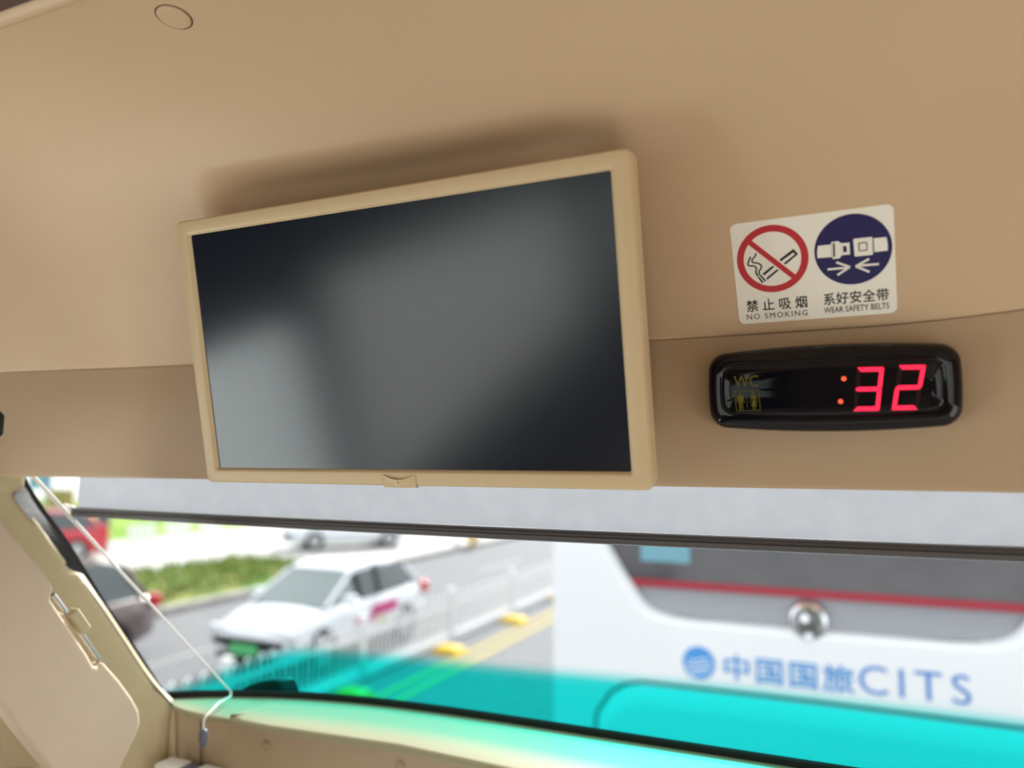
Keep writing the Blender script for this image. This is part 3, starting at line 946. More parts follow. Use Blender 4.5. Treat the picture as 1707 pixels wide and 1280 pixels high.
# ------------------------------------------------------------------ sun visor
XV = -0.92
vis_px = [(-70, 775), (0, 862), (30, 898), (64, 941), (86, 970), (91, 981), (87, 989), (86, 1000), (110, 1036), (148, 1093), (157, 1110), (165, 1113), (173, 1103), (201, 1135), (222, 1164), (233, 1185), (235, 1206), (226, 1230), (204, 1275), (170, 1338), (140, 1350), (112, 1318), (84, 1280), (37, 1223), (0, 1172), (-90, 1062)]
vp = [at_X(px, py, XV) for px, py in vis_px]
sv = thing('sun_visor', vp[17], 'beige padded sun visor hanging beside the windscreen pillar', 'visor')
mb = MB(); mb.prism(vp, (-0.024, 0, 0))
mb.build('pad', M['visor'], sv, bevel=0.007, bseg=4, bangle=50)
r0, r1 = at_X(88, 991, XV - 0.011), at_X(168, 1107, XV - 0.011)
mb = MB(); w_ = r1 - r0
mid = lambda t, o: r0 + w_ * t + np.array([0, 0.5, 0.35]) * o
mb.tube([mid(0.0, 0.0), mid(0.04, 0.001), mid(0.5, 0.002), mid(0.92, 0.002), mid(1.0, 0.0)], 0.0032, 10)
tag(mb.build('hinge_rod', M['chrome'], sv, smooth=50), 'steel rod')
mb = MB(); c_ = (at_X(112, 1020, XV - 0.011) + at_X(136, 1058, XV - 0.011)) / 2; wu = w_ / np.linalg.norm(w_); pv = np.cross(wu, np.array([1.0, 0, 0]))
if pv[1] < 0: pv = -pv
mb.obox(c_ + pv * 0.004, wu, pv, (1, 0, 0), 0.0175, 0.0075, 0.009)
tag(mb.build('clip', M['trim'], sv, bevel=0.003), 'olive-beige clip')
mb = MB(); mb.tube([c_ + np.array([-0.005, 0.002, 0]), c_ + np.array([-0.09, 0.03, 0])], 0.006, 8); mb.build('bracket_arm', M['trim'], sv, smooth=50)

# ------------------------------------------------------------------ cabin shell behind and beside the lens
def wall_open(name, x0, x1, ya, yb, za, zb, opens, material, label):
    mb = MB(); ys = sorted({ya, yb, *[o[0] for o in opens], *[o[1] for o in opens]})
    for a, b2 in zip(ys, ys[1:]):
        op = [o for o in opens if o[0] <= a + 1e-6 and o[1] >= b2 - 1e-6]
        if op:
            o = op[0]
            if o[2] > za: mb.box(x0, x1, a, b2, za, o[2])
            if o[3] < zb: mb.box(x0, x1, a, b2, o[3], zb)
        else: mb.box(x0, x1, a, b2, za, zb)
    return tag(mb.build(name, material), label, 'wall', kind='structure')


L_OPEN = [(-0.27, 0.62, -1.05, -0.04), (-2.65, -0.46, -0.66, 0.03), (-5.2, -3.1, -0.66, 0.03)]
R_OPEN = [(-0.9, 0.55, -1.40, -0.30), (-2.5, -1.05, -0.55, 0.28), (-4.2, -2.65, -0.55, 0.28), (-5.9, -4.35, -0.55, 0.28)]
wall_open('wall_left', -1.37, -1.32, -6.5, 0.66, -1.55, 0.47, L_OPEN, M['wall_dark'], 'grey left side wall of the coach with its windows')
wall_open('wall_right', 1.55, 1.60, -6.5, 0.95, -1.55, 0.47, R_OPEN, M['wall'], 'beige right side wall of the coach with its windows')
tag(MB().box(-1.37, 1.60, -6.55, -6.5, -1.55, 0.47).build('wall_back', M['wall']), 'rear wall of the coach cabin', 'wall', kind='structure')
tag(MB().box(-1.37, 1.60, -6.5, 1.06, -1.60, -1.55).build('floor', M['cabin_floor']), 'pale floor of the coach cabin, lightened to bounce light', 'floor', kind='structure')
tag(MB().box(-1.37, 1.60, -6.5, 0.9, 0.47, 0.50).build('roof_slab', M['wall']), 'coach roof above the dome', 'roof', kind='structure')
tag(MB().box(-1.37, 1.60, 1.06, 1.10, -1.55, -0.47).build('wall_nose', M['paint_white']), 'coach nose below the windscreen', 'wall', kind='structure')
n_w = 2
LEFT_L = (1.2, 0.6, 0.2)
RIGHT_L = (1.0, 0.5, 0.7, 0.7)
for x, opens, nx in ((-1.345, L_OPEN, 1), (1.575, R_OPEN, -1)):
    for i, o in enumerate(opens):
        g = MB().box(x - 0.002, x + 0.002, o[0], o[1], o[2], o[3]).build('window_%d' % n_w, M['side_glass'] if i == 0 else M['dark_glass'])
        tag(g, ('left' if nx > 0 else 'right') + ' side window number %d from the windscreen' % (i + 1), 'window', kind='structure'); n_w += 1
        if nx > 0 and i == 0:      # added lamp over the low half of the driver's window, brightens the dome
            fill_light('low_window_fill', (x + nx * 0.035, (o[0] + o[1]) / 2, -0.82), (o[1] - o[0], 0.44), (nx, 0, 0), 2.2, (0.97, 1.0, 0.96))
        fill_light('window_fill', (x + nx * 0.03, (o[0] + o[1]) / 2, (o[2] + o[3]) / 2), (o[1] - o[0], o[3] - o[2]), (nx, 0, 0), (LEFT_L if nx > 0 else RIGHT_L)[i], ((0.93, 1.0, 0.97) if i == 0 else (0.98, 1.0, 0.94)) if nx > 0 else (1.0, 0.96, 0.92))  # added lamp in each window opening, on top of the sky light
for x, y0, y1, rad in ((-0.98, -3.6, -0.5, 1.2), (1.2, -3.6, -0.6, 0.15)):
    fill_light('cabin_fill_strip', (x, (y0 + y1) / 2, 0.38), (0.16, y1 - y0), (0.25 if x < 0 else -0.25, 0.0, -1), rad)  # added unseen strips near the ceiling, fill light for the front panel
# black grab handle just inside the left edge of view
p = at_Y(-3, 708, 0.60)
hb = thing('grab_handle', p, 'black handle on the left wall at the picture edge', 'handle')
mb = MB(); mb.tube([p + np.array([-0.10, -0.01, 0.02]), p + np.array([-0.012, 0, 0.018]), p + np.array([0.0, 0, 0.010]), p + np.array([0.0, 0, -0.010]), p + np.array([-0.012, 0, -0.016]), p + np.array([-0.10, -0.01, -0.02])], 0.006, 10)
mb.build('grip', M['black_plastic'], hb, smooth=60)
# lining below the left window with its ribs
mb = MB()
rows = []
for z, o in ((-0.36, 0.0), (-0.42, 0.01), (-0.435, 0.06), (-0.455, 0.075), (-0.47, 0.06), (-0.475, 0.02), (-0.52, 0.03), (-0.535, 0.08), (-0.56, 0.09), (-0.575, 0.04), (-0.75, 0.03)):
    rows.append([np.array([-1.085 + o * 0.8, y, z]) for y in np.linspace(0.15, 0.75, 5)])
mb.loops(rows, closed=False)
tag(mb.build('trim_2', M['dash'], smooth=30), 'ribbed brown-beige side lining below the sun visor', 'trim', kind='structure')

# ------------------------------------------------------------------ street
G = -EYE
XK = -12.75
tag(MB().box(XK, 30, -15, 90, G - 0.3, G).build('road', M['asphalt']), 'grey asphalt road outside the windscreen', 'road', kind='structure')
mb = MB()
for x in (-5.86, -5.56): mb.box(x - 0.05, x + 0.05, 1, 60, G, G + 0.006)
tag(mb.build('road_marking', M['line_yellow']), 'double yellow line beside the white street fence', 'road marking', kind='structure')
mb = MB()
for y in np.arange(2, 60, 6.0): mb.box(-9.95, -9.8, y, y + 3.2, G, G + 0.006)
tag(mb.build('lane_dashes', M['line_white']), 'white dashed lane line beyond the street fence', 'road marking', kind='structure')
tag(MB().box(-90, XK - 0.25, -30, 160, G - 0.3, G + 0.10).build('pavement', M['concrete']), 'pale paving beyond the far kerb', 'pavement', kind='structure')
tag(MB().box(XK - 0.25, XK, -15, 90, G - 0.3, G + 0.14).build('kerb', M['kerb'], bevel=0.02), 'grey kerb along the far side of the road', 'kerb', kind='structure')
random.seed(4)


def grass_bed(name, x0, x1, y0, y1, h, n, material, label, blades=True, kind='stuff'):
    mb = MB(); nx, ny = 16, 24
    rows = []
    for i in range(nx + 1):
        r = []
        for j in range(ny + 1):
            u, v = i / nx, j / ny
            e = min(1, 8 * min(u, 1 - u, v, 1 - v))
            r.append(np.array([x0 + (x1 - x0) * u, y0 + (y1 - y0) * v, G + 0.1 + e * h * ((0.7 + 0.6 * random.random()) if h > .2 else 1.0)]))
        rows.append(r)
    mb.loops(rows, closed=False)
    for _ in range(n):
        x, y = random.uniform(x0 + .1, x1 - .1), random.uniform(y0 + .1, y1 - .1)
        if -32 < x < -27 and 19 < y < 22.5: continue
        a = random.uniform(0, 6.28); s = random.uniform(.1, .25) * (0.6 + h); q = np.array([x, y, G + 0.1 + h * 0.7])
        d1 = np.array([math.cos(a), math.sin(a), 0]) * s * .35
        mb.add([q - d1, q + d1, q + np.array([random.uniform(-.1, .1), random.uniform(-.1, .1), s * 1.6])], [(0, 1, 2)])
    return tag(mb.build(name, material), label, 'grass', kind=kind)


grass_bed('grass', -16.6, -13.2, 7.5, 17.6, 0.22, 2500, M['grass'], 'strip of low green grass between the road kerb and pale paving')
grass_bed('lawn_grass', -70, -25.4, -5, 40, 0.15, 2500, M['lawn'], 'bright green lawn beyond the low white railings')

# street fence in sections
FX = -6.55; PITCH = 2.67


def fence_section(y0, label, group):
    root = thing('street_fence', (FX, y0, G), label, 'fence', group)
    mb = MB(); mb.box(FX - 0.04, FX + 0.04, y0 - 0.04, y0 + 0.04, G, G + 0.86); mb.box(FX - 0.055, FX + 0.055, y0 - 0.055, y0 + 0.055, G + 0.86, G + 0.89)
    mb.build('post', M['fence_white'], root)
    mb = MB()
    for z, r in ((0.16, 0.03), (0.60, 0.022)): mb.box(FX - 0.018, FX + 0.018, y0 + 0.06, y0 + PITCH - 0.06, G + z - r, G + z + r)
    n = 12; st = PITCH / n
    for i in range(n):
        ya = y0 + (i + 0.5) * st - 0.048; yb = ya + 0.096
        arc = [np.array([FX, (ya + yb) / 2 - 0.048 * math.cos(t), G + 0.72 + 0.07 * math.sin(t)]) for t in np.linspace(0, math.pi, 9)]
        mb.tube([np.array([FX, ya, G + 0.16])] + arc + [np.array([FX, yb, G + 0.16])], 0.016, 6)
    mb.box(FX - 0.05, FX + 0.05, y0 + 0.06, y0 + PITCH - 0.06, G, G + 0.10)
    mb.build('picket_panel', M['fence_white'], root)
    mb = MB(); mb.loops([[np.array([FX + 0.40 + u, y0 - 0.80 + v, G + z]) for u, v in rrect(hx, hy, 0.06)] for hx, hy, z in ((0.24, 0.2, 0), (0.24, 0.2, 0.03), (0.2, 0.16, 0.09), (0.12, 0.08, 0.12))], cap1=True)
    tag(mb.build('foot_block', M['yellow'], root, smooth=30), 'yellow foot block')
    return root


secs = [(1.52, 'white street fence section low behind the windscreen foot'), (4.19, 'white street fence section with its hooped tops beside the pillar'), (6.86, 'white street fence section in front of the brown car'), (9.53, 'white street fence section in front of the white car bonnet'),
        (12.2, 'white street fence section behind the one at the white car'), (14.87, 'white street fence section ending at the coach corner'), (17.54, 'white street fence section hidden mostly by the coach'), ]
first = None
for y, lb in secs:
    if first is None: first = fence_section(y, lb, 'white street fence sections')
    else: copy_thing(first, (FX, y, G), lb)

# low white railings in front of the lawn
def rail(x, y, label):
    root = thing('white_railing', (x, y, G + 0.1), label, 'railing', 'low white railings by the lawn')
    mb = MB()
    for k in range(4): mb.box(x - 0.05, x + 0.05, y + k * 0.30, y + k * 0.30 + 0.14, G + 0.1, G + 0.85)
    mb.build('slats', M['fence_white'], root)
    mb = MB(); mb.box(x - 0.06, x + 0.06, y - 0.05, y + 1.1, G + 0.30, G + 0.38); mb.box(x - 0.06, x + 0.06, y - 0.05, y + 1.1, G + 0.70, G + 0.78); mb.build('cross_rail', M['fence_white'], root)
    return root


rl = rail(-23.0, 19.2, 'low white railing panel nearest the grey tree trunk')
copy_thing(rl, (-23.0, 20.8, G + 0.1), 'low white railing panel in the middle of three by the lawn')
copy_thing(rl, (-23.0, 22.4, G + 0.1), 'low white railing panel farthest from the grey tree trunk')


# ------------------------------------------------------------------ cars
def car(name, label, loc, rot, Lc, Wc, Hc, paint, style, cat='car', plate=None, decal=False):
    root = bpy.data.objects.new(name, None); COL.objects.link(root)
    tag(root, label, cat)
    hw_ = Wc / 2; gz = 0.20
    if style == 'suv':
        st = [(-.50, .45, .92, .86), (-.485, .30, 1.06, .93), (-.42, gz, 1.10, 1), (-.2, gz, 1.08, 1), (.1, gz, 1.05, 1), (.22, gz, 1.02, 1), (.36, gz, .98, .97), (.46, .24, .90, .92), (.495, .34, .74, .82)]
        cab = [(-.47, 1.08, 1.10, .90, .86), (-.43, 1.08, Hc - .10, .92, .74), (-.36, 1.08, Hc - .03, .93, .74), (-.1, 1.06, Hc, .94, .75), (.06, 1.05, Hc - .03, .94, .74), (.10, 1.05, Hc - .08, .93, .73), (.25, 1.02, 1.05, .90, .84)]
    else:
        st = [(-.50, .42, .80, .84), (-.485, .28, .95, .92), (-.40, gz, .98, .99), (-.2, gz, .96, 1), (.1, gz, .94, 1), (.20, gz, .93, 1), (.36, gz, .84, .97), (.455, .22, .74, .90), (.495, .30, .60, .78)]
        cab = [(-.44, .96, .98, .88, .84), (-.36, .96, Hc - .14, .90, .74), (-.27, .96, Hc - .05, .92, .72), (-.08, .95, Hc, .93, .73), (.03, .94, Hc - .02, .93, .73), (.07, .94, Hc - .07, .92, .72), (.27, .92, .93, .88, .84)]

    def sect(y, z0, z1, k):
        w = hw_ * k
        half = [(0, z0), (w * .82, z0), (w * .97, z0 + .10), (w, z0 + .28), (w * .985, z1 - .14), (w * .94, z1 - .04), (w * .84, z1), (w * .4, z1 + .025), (0, z1 + .03)]
        return [(x, y * Lc, z) for x, z in half] + [(-x, y * Lc, z) for x, z in half[-2:0:-1]]
    mb = MB(); mb.loops([sect(*s) for s in st], True, True); mb.build('body', paint, root, smooth=50)

    def csec(y, zb, zt, kb, kt):
        b_, t_ = hw_ * kb, hw_ * kt
        return [(-b_, y * Lc, zb - .02), (-(b_ * .4 + t_ * .6), y * Lc, zb + (zt - zb) * .6), (-t_, y * Lc, zt - .02), (-t_ * .8, y * Lc, zt), (t_ * .8, y * Lc, zt), (t_, y * Lc, zt - .02), (b_ * .4 + t_ * .6, y * Lc, zb + (zt - zb) * .6), (b_, y * Lc, zb - .02)]
    mb = MB(); mb.loops([csec(*c) for c in cab[:-2]], True, True); mb.build('side_windows', M['car_glass'], root, smooth=30)
    mb = MB(); mb.loops([csec(*c) for c in cab[-2:]], True, True); mb.build('windscreen', M['car_screen'], root, smooth=30)
    rf = [c for c in cab if c[2] > Hc - .12]
    mb = MB(); mb.loops([[(-hw_ * c[4] * 1.03, c[0] * Lc, c[2] - .06), (-hw_ * c[4] * .98, c[0] * Lc, c[2] + .005), (-hw_ * c[4] * .7, c[0] * Lc, c[2] + .03), (hw_ * c[4] * .7, c[0] * Lc, c[2] + .03), (hw_ * c[4] * .98, c[0] * Lc, c[2] + .005), (hw_ * c[4] * 1.03, c[0] * Lc, c[2] - .06)] for c in rf], True, True)
    mb.build('roof', paint, root, smooth=50)
    for s in (-1, 1):
        for i0, i1, r in ((-1, -2, .035), (0, 1, .05)):
            a_, b_ = cab[i0], cab[i1]
            mb = MB(); mb.tube([(s * hw_ * a_[3], a_[0] * Lc, a_[1]), (s * hw_ * (b_[4] + .01), b_[0] * Lc, b_[2] - .02)], r, 6); mb.build('pillar', paint, root, smooth=60)
        mid_ = cab[3]
        mb = MB(); mb.tube([(s * hw_ * .95, -.10 * Lc, mid_[1]), (s * hw_ * .76, -.10 * Lc, mid_[2] - .02)], .03, 6); mb.build('pillar', M['black_plastic'], root, smooth=60)
        for y in (-.30, .31):
            mb = MB(); R_ = .33 if style != 'suv' else .36
            cyl = lambda r, x: [(x, y * Lc + r * math.cos(a), R_ + r * math.sin(a)) for a in np.linspace(0, 2 * math.pi, 24, endpoint=False)]
            mb.loops([cyl(R_ * .6, s * hw_ * 1.0), cyl(R_ * .95, s * hw_ * 1.01), cyl(R_, s * hw_ * .98), cyl(R_, s * hw_ * .78)], True, True)
            wl = mb.build('wheel', M['tyre'], root, smooth=40)
            mb = MB(); mb.loops([cyl(R_ * .62, s * hw_ * 1.0), cyl(R_ * .58, s * hw_ * 1.02), cyl(R_ * .15, s * hw_ * 1.015)], True, True); mb.build('hub', M['hub'], wl, smooth=40)
        mb = MB(); yb, zb2 = .455, (.70 if style != 'suv' else .84)
        mb.obox((s * hw_ * .72, .468 * Lc, zb2 - .06), (1, 0, 0), (-s * .35, .94, 0), (0, 0, 1), .20, .07, .075); mb.build('headlamp', M['lamp_glass'], root, bevel=.02)
        mb = MB(); mb.obox((s * hw_ * .86, -.482 * Lc, (.86 if style != 'suv' else .97)), (1, 0, 0), (0, 1, 0), (0, 0, 1), .11, .09, .10); mb.build('tail_lamp', M['tail_red'], root, bevel=.02)
        mb = MB(); mb.obox((s * hw_ * 1.08, .17 * Lc, (1.0 if style != 'suv' else 1.13)), (1, 0, 0), (0, 1, 0), (0, 0, 1), .10, .06, .07); mb.build('door_mirror', paint, root, bevel=.03)
    mb = MB(); mb.obox((0, .490 * Lc, .50), (1, 0, 0), (0, 1, 0), (0, 0, 1), hw_ * .52, .03, .09); mb.build('grille', M['black_plastic'], root, bevel=.02)
    mb = MB(); mb.obox((0, .497 * Lc, .33), (1, 0, 0), (0, 1, 0), (0, 0, 1), hw_ * .66, .03, .05); mb.build('lower_intake', M['black_plastic'], root, bevel=.02)
    if plate:
        mb = MB(); mb.obox((0, .505 * Lc + .02, .44), (1, 0, 0), (0, 1, 0), (0, 0, 1), .24, .012, .075); mb.build('number_plate', M[plate], root)
    if decal:
        for y0_, y1_, z0_, z1_, mm in ((-.22, -.02, .62, .80, 'pink'), (-.14, -.06, .45, .60, 'cream_print'), (-.05, .10, .55, .66, 'pink')):
            for s in (-1, 1):
                mb = MB(); mb.box(s * hw_ * 1.003 - .004, s * hw_ * 1.003 + .004, y0_ * Lc, y1_ * Lc, z0_, z1_); mb.build('door_graphic', M[mm], root)
    root.location = (loc[0], loc[1], G + (loc[2] if len(loc) > 2 else 0)); root.rotation_euler = (0, 0, rot)
    return root


car('white_car', 'white hatchback driving toward us behind the street fence', (-8.0, 10.6), math.pi, 3.75, 1.64, 1.43, M['paint_white'], 'hatch', plate='plate_green', decal=True)
car('brown_car', 'brown hatchback with red tail lamp near the windscreen pillar', (-11.15, 7.1), math.pi + 0.04, 4.4, 1.8, 1.62, M['paint_brown'], 'hatch')
car('parked_white_car', 'white car parked on the pale paving behind the grass strip', (ground(578, 916)[0], ground(578, 916)[1], 0.1), 2.45, 4.3, 1.78, 1.55, M['paint_white'], 'hatch', plate='plate_blue')
car('red_car', 'red car by the grey tree trunk at the windscreen edge', (ground(46, 914)[0] * 0.85, ground(46, 914)[1] * 0.85, 0.1), 2.53, 4.2, 1.75, 1.5, M['paint_red'], 'hatch')

# grey trunk by the lawn
TX, TY = (float(q) for q in ground(167, 925)[:2])
tr = thing('street_tree', (TX, TY, G + 0.1), 'grey tree trunk standing by the lawn behind the red car', 'tree')
mb = MB(); mb.tube([(TX, TY, G + 0.1), (TX + .02, TY, G + 1.0), (TX + .05, TY + .05, G + 3.2), (TX + .2, TY + .1, G + 4.4)], [0.25, 0.21, 0.19, 0.14], 12); mb.build('trunk', M['grey_bark'], tr, smooth=60)
mb = MB()
for _ in range(900):
    q = np.array([random.gauss(TX, 0.9), random.gauss(TY, 0.9), random.gauss(G + 5.4, 0.7)]); a = random.uniform(0, 6.28); b2 = random.uniform(-1, 1)
    e1 = np.array([math.cos(a), math.sin(a), b2]) * .16; e2 = np.array([-math.sin(a), math.cos(a), random.uniform(-1, 1)]) * .10
    mb.add([q - e1, q + e2, q + e1, q - e2], [(0, 1, 2, 3)])
mb.build('crown', M['leaf'], tr)
# bollard, yellow post, blue and ochre boards
p = ground(760, 917)
bo = thing('white_bollard', (p[0], p[1], G + 0.1), 'white bollard on the far paving beside a yellow one', 'bollard')
mb = MB(); mb.tube([(p[0], p[1], G + 0.1), (p[0], p[1], G + 0.9), (p[0], p[1], G + 1.0)], [0.13, 0.12, 0.04], 12); mb.build('post', M['fence_white'], bo, smooth=50)
p = ground(787, 914)
bo = thing('yellow_bollard', (p[0], p[1], G + 0.1), 'round yellow bollard on the far paving beside the white one', 'bollard')
mb = MB(); mb.tube([(p[0], p[1], G + 0.1), (p[0], p[1], G + 0.3), (p[0], p[1], G + 0.32), (p[0], p[1], G + 0.45), (p[0], p[1], G + 0.62), (p[0], p[1], G + 0.68)], [0.10, 0.10, 0.24, 0.30, 0.22, 0.05], 12); mb.build('head', M['yellow'], bo, smooth=50)
a = at_Y(50, 795, 20.0); b_ = at_Y(84, 812, 20.0)
bb = thing('blue_board', ((a[0] + b_[0]) / 2, 20.0, G + 0.1), 'light blue hoarding far off at the upper windscreen corner', 'hoarding')
mb = MB(); mb.box(a[0], b_[0], 19.95, 20.05, b_[2] - 0.1, 0.2); mb.build('sheet', M['hoarding'], bb)
mb = MB(); mb.box(a[0] + .1, a[0] + .2, 19.89, 19.945, G + .251, 0.2); mb.build('post', M['kerb'], bb)
mb = MB(); mb.box(b_[0] - .2, b_[0] - .1, 19.89, 19.945, G + .251, 0.2); mb.build('post', M['kerb'], bb)
a = at_Y(80, 815, 21.0); b_ = at_Y(112, 845, 21.0)
tag(MB().box(a[0], b_[0], 21.0, 21.3, G + 0.251, a[2]).build('ochre_wall', M['ochre'], bevel=.02), 'small ochre garden wall far off beside the light blue hoarding', 'wall')

# ------------------------------------------------------------------ coach ahead
BD = 3.70; BX = -0.175; BW = 1.245; Z0, Z1 = G + 0.30, G + 3.55
coach = thing('coach', (BX, BD + 5, G), 'white coach with blue lettering right ahead of the windscreen', 'coach')


def bsec(y, k=1.0, r=0.10):
    return [np.array([BX + u, y, (Z0 + Z1) / 2 + v]) for u, v in rrect(BW * k, (Z1 - Z0) / 2 * (1 - (1 - k) * .4), r, 5)]


mb = MB()
# the rear face is left open round the window recess; it is closed by the surround below
mb.loops([bsec(BD + 0.06, 1.0), bsec(BD + 0.4, 1.0), bsec(BD + 10.2, 1.0), bsec(BD + 10.4, .96)], cap1=True)
mb.build('body', M['bus_white'], coach, smooth=50)
# outline of the window and recess (half, mirrored)
zt = Z1 - 0.35
half = [(0.0, -0.745), (0.2954, -0.744), (0.55, -0.742), (0.64, -0.736), (0.70, -0.725), (0.745, -0.708), (0.78, -0.68), (0.81, -0.64), (0.845, -0.59), (0.88, -0.54), (0.965, -0.40), (1.02, -0.25), (1.04, 0.0), (1.04, zt - .1), (0.94, zt), ((zt + 0.1) * (BW - 0.012) / (Z1 - 0.012 + 0.1), zt), (0.0, zt)]
outl = [(BX - u, z) for u, z in half] + [(BX + u, z) for u, z in half[-2:0:-1]]


def radial(s):   # outer rectangle point seen from the middle of the opening through each outline point
    cx_, cz_ = BX, -0.1
    out = []
    for x, z in outl:
        dx, dz = x - cx_, z - cz_
        t = min((BW - .012) / abs(dx) if abs(dx) > 1e-6 else 1e9, ((Z1 - .012 - cz_) / dz if dz > 0 else (cz_ - Z0 - .012) / -dz) if abs(dz) > 1e-6 else 1e9)
        out.append((cx_ + dx * t, cz_ + dz * t))
    return out


L3 = lambda pts_, y: [np.array([x, y, z]) for x, z in pts_]
mixp = lambda A1, B1, t: [(a[0] + (b2[0] - a[0]) * t, a[1] + (b2[1] - a[1]) * t) for a, b2 in zip(A1, B1)]
outer = radial(1)
# square corners for the outer loop: add the corners exactly
mb = MB()
sh = [(BX + (x - BX) * .985, -0.1 + (z + 0.1) * .985) for x, z in outl]
big = [(BX + (x - BX) * 1.02, -0.1 + (z + 0.1) * 1.02) for x, z in outl]
mb.loops([L3(outer, BD + 0.10), L3(outer, BD + 0.02), L3(mixp(outer, outl, .02), BD + 0.002), L3(mixp(outer, outl, .06), BD), L3(big, BD), L3(outl, BD + 0.012), L3(sh, BD + 0.05), L3(sh, BD + 0.06)])
rear = mb.build('rear_surround', M['bus_white'], coach)
# silver ledge inside the recess (curves back up to the glass)
mb = MB()
zc = [(-0.745, 0.046), (-0.72, 0.05), (-0.69, 0.062), (-0.65, 0.074), (-0.605, 0.078), (-0.598, 0.078)]
rows = []
for z, dy in zc:
    wd = np.interp(-z, [-q[1] for q in half[:12]][::-1], [q[0] for q in half[:12]][::-1]) + 0.02
    rows.append([np.array([BX + u, BD + dy, z]) for u in np.linspace(-wd, wd, 9)])
mb.loops(rows, closed=False)
tag(mb.build('window_ledge', M['bus_silver'], coach, smooth=60), 'silver ledge')
mb = MB(); mb.box(BX - 0.90, BX + 0.90, BD + 0.062, BD + 0.075, -0.598, -0.562)
tag(mb.build('red_stripe', M['bus_red'], coach), 'red stripe')
mb = MB(); mb.box(BX - 1.06, BX + 1.06, BD + 0.07, BD + 0.08, -0.60, zt + .02)
gl = mb.build('rear_window', M['bus_glass'], coach); tag(gl, 'dark tinted glass')
mb = MB(); mb.box(-0.965, -0.725, BD + 0.062, BD + 0.069, -0.475, -0.36)
tag(mb.build('window_notice', M['pale_blue'], coach), 'pale blue notice')
# badge
f = frame3((-0.198, BD + 0.03, -0.690), (1, 0, 0), (0, 0, 1), (0, -1, 0))
mb = MB(); mb.loops([circ(0.086, -0.03, f), circ(0.086, 0.015, f), circ(0.078, 0.03, f), circ(0.062, 0.034, f), circ(0.056, 0.024, f), circ(0.05, 0.022, f)], cap1=True)
bd = mb.build('badge', M['badge'], coach, smooth=40)
mb = MB(); f2 = frame3((-0.198, BD + 0.006, -0.692), (1, 0, 0), (0, 0, 1), (0, -1, 0))
mb.loops([circ(0.052, 0.0, f2), circ(0.045, 0.012, f2), circ(0.02, 0.02, f2)], cap1=True)
mb.build('badge_lens', M['badge_dark'], bd, smooth=60)
mb = MB(); f2 = frame3((-0.212, BD - 0.012, -0.675), (1, 0, 0), (0, 0, 1), (0, -1, 0))
mb.loops([circ(0.022, -.004, f2), circ(0.018, 0.006, f2)], cap1=True); mb.build('badge_emblem', M['badge'], bd, smooth=60)
mb = MB(); f2 = frame3((-0.198, BD - 0.005, -0.752), (1, 0, 0), (0, 0, 1), (0, -1, 0))
mb.loops([circ(0.02, 0, f2), circ(0.016, 0.01, f2)], cap1=True); mb.build('badge_lock', M['badge'], bd, smooth=60)
# lettering
BF = frame3((0, BD - 0.002, 0), (1, 0, 0), (0, 0, 1), (0, -1, 0))
mb = MB(); A = np.linspace(0, 2 * math.pi, 48, endpoint=False)
mb.loops([[BF(-0.680 + r * math.cos(a), -0.918 + r * math.sin(a), n) for a in A] for r, n in ((0.074, 0.0), (0.074, 0.002))], True, True)
lg = tag(mb.build('globe_logo', M['bus_blue'], coach), 'blue globe mark')
mb = MB()
for zz, wd in ((-0.905, 0.045), (-0.925, 0.060), (-0.945, 0.055), (-0.962, 0.040)):
    pts_ = [(-0.680 + wd * t, zz + 0.007 * math.sin(t * 3)) for t in np.linspace(-1, 1, 10)]
    quads(pts_, 0.006, BF, mb, 0.0018, 0.003)
tag(mb.build('globe_lines', M['bus_white'], lg), 'white waves')
text_mesh('中国国旅', BF, -0.293, -0.922, 0.545, 0.118, 0.002, 'chinese_lettering', M['bus_blue'], coach, 0.0, 0.012, 1.12)
text_mesh('CITS', BF, 0.206, -0.911, 0.415, 0.118, 0.002, 'english_lettering', M['bus_blue_deep'], coach, 0.0, -0.006, 1.25)
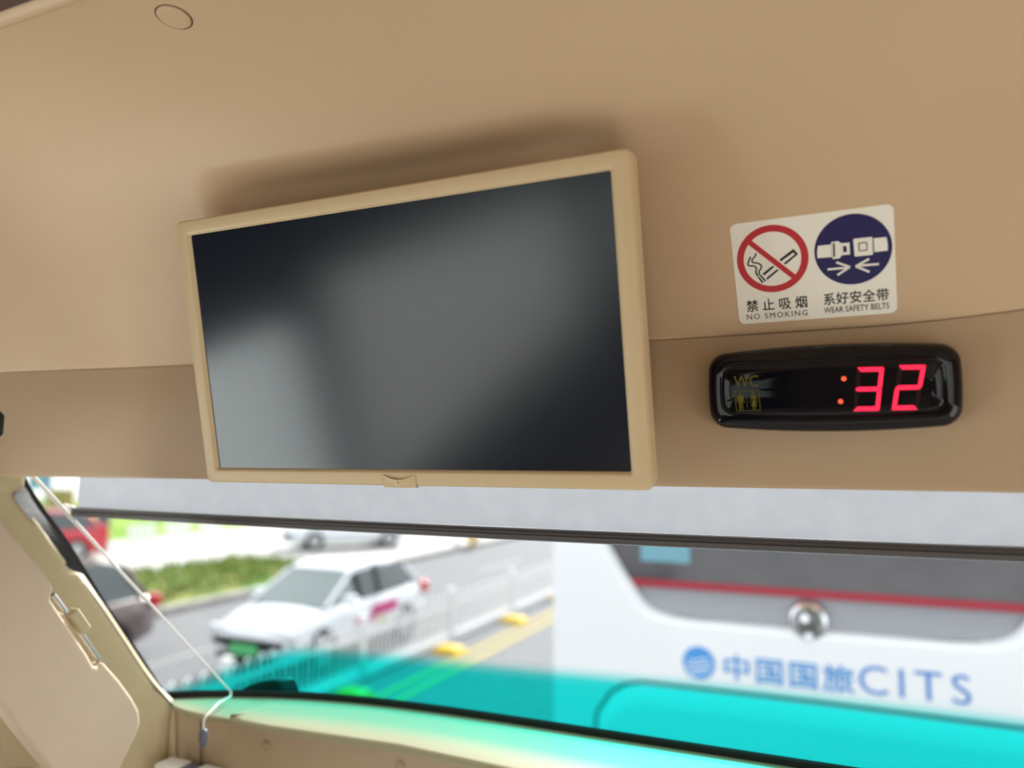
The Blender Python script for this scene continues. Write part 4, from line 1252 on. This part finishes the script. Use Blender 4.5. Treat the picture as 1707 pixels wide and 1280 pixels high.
# engine lid joint
lid = [(BX - 1.02, -1.60), (BX - 1.02, -1.38), (BX - 1.00, -1.20), (BX - 0.93, -1.10), (BX - 0.86, -1.055), (BX - 0.78, -1.035), (BX, -1.03), (BX + 0.78, -1.035), (BX + 0.86, -1.055), (BX + 0.93, -1.10), (BX + 1.00, -1.20), (BX + 1.02, -1.38), (BX + 1.02, -1.60)]
mb = MB(); quads(lid, 0.014, BF, mb, 0.0, 0.002)
tag(mb.build('engine_lid_joint', M['joint'], coach), 'dark joint of the engine lid')
inn = [(BX + (x - BX) * .985, z - 0.012) for x, z in lid]; inn2 = [(BX + (x - BX) * .965, z - 0.05) for x, z in lid]; inn3 = [(BX + (x - BX) * .94, z - 0.10) for x, z in lid]
mb = MB(); mb.loops([[BF(x, z, 0.0) for x, z in inn], [BF(x, z, 0.006) for x, z in inn], [BF(x, z, 0.03) for x, z in inn2], [BF(x, z, 0.036) for x, z in inn3]], cap1=True, closed=True)
mb.build('engine_lid', M['bus_white'], coach, smooth=40)
for s in (-1, 1):
    for y in (BD + 2.6, BD + 8.4):
        mb = MB(); cyl = lambda r, x: [(x, y + r * math.cos(a), G + .5 + r * math.sin(a)) for a in np.linspace(0, 2 * math.pi, 24, endpoint=False)]
        mb.loops([cyl(.3, BX + s * BW * 1.0), cyl(.5, BX + s * BW * .99), cyl(.5, BX + s * BW * .7)], True, True); mb.build('wheel', M['tyre'], coach, smooth=40)
    mb = MB(); mb.box(BX + s * 1.14 - .07, BX + s * 1.14 + .07, BD - .015, BD + .03, G + .75, G + 1.25); mb.build('tail_lamp', M['tail_red'], coach, bevel=.02)

# wiper pivot cover outside, at the foot of the glass
pa = hit_glass(452, 1146)
wp = thing('wiper_cover', (pa[0], pa[1] + 0.03, -0.372), 'dark wiper pivot cover outside the foot of the windscreen', 'wiper')
mb = MB(); px_ = [(376, 1162), (402, 1146), (422, 1139), (446, 1136), (456, 1140), (466, 1164)]
pts_ = [hit_glass(*q) + np.array([0, 0.012, 0]) for q in px_]
mb.prism(pts_, (0.01, 0.03, 0)); mb.build('cover', M['black_plastic'], wp, bevel=.004)

# ------------------------------------------------------------------ lift everything so that the road is at z = 0
for o in list(scene.objects):
    if o.parent is None and o is not cam and o is not sun:
        o.location.z += EYE
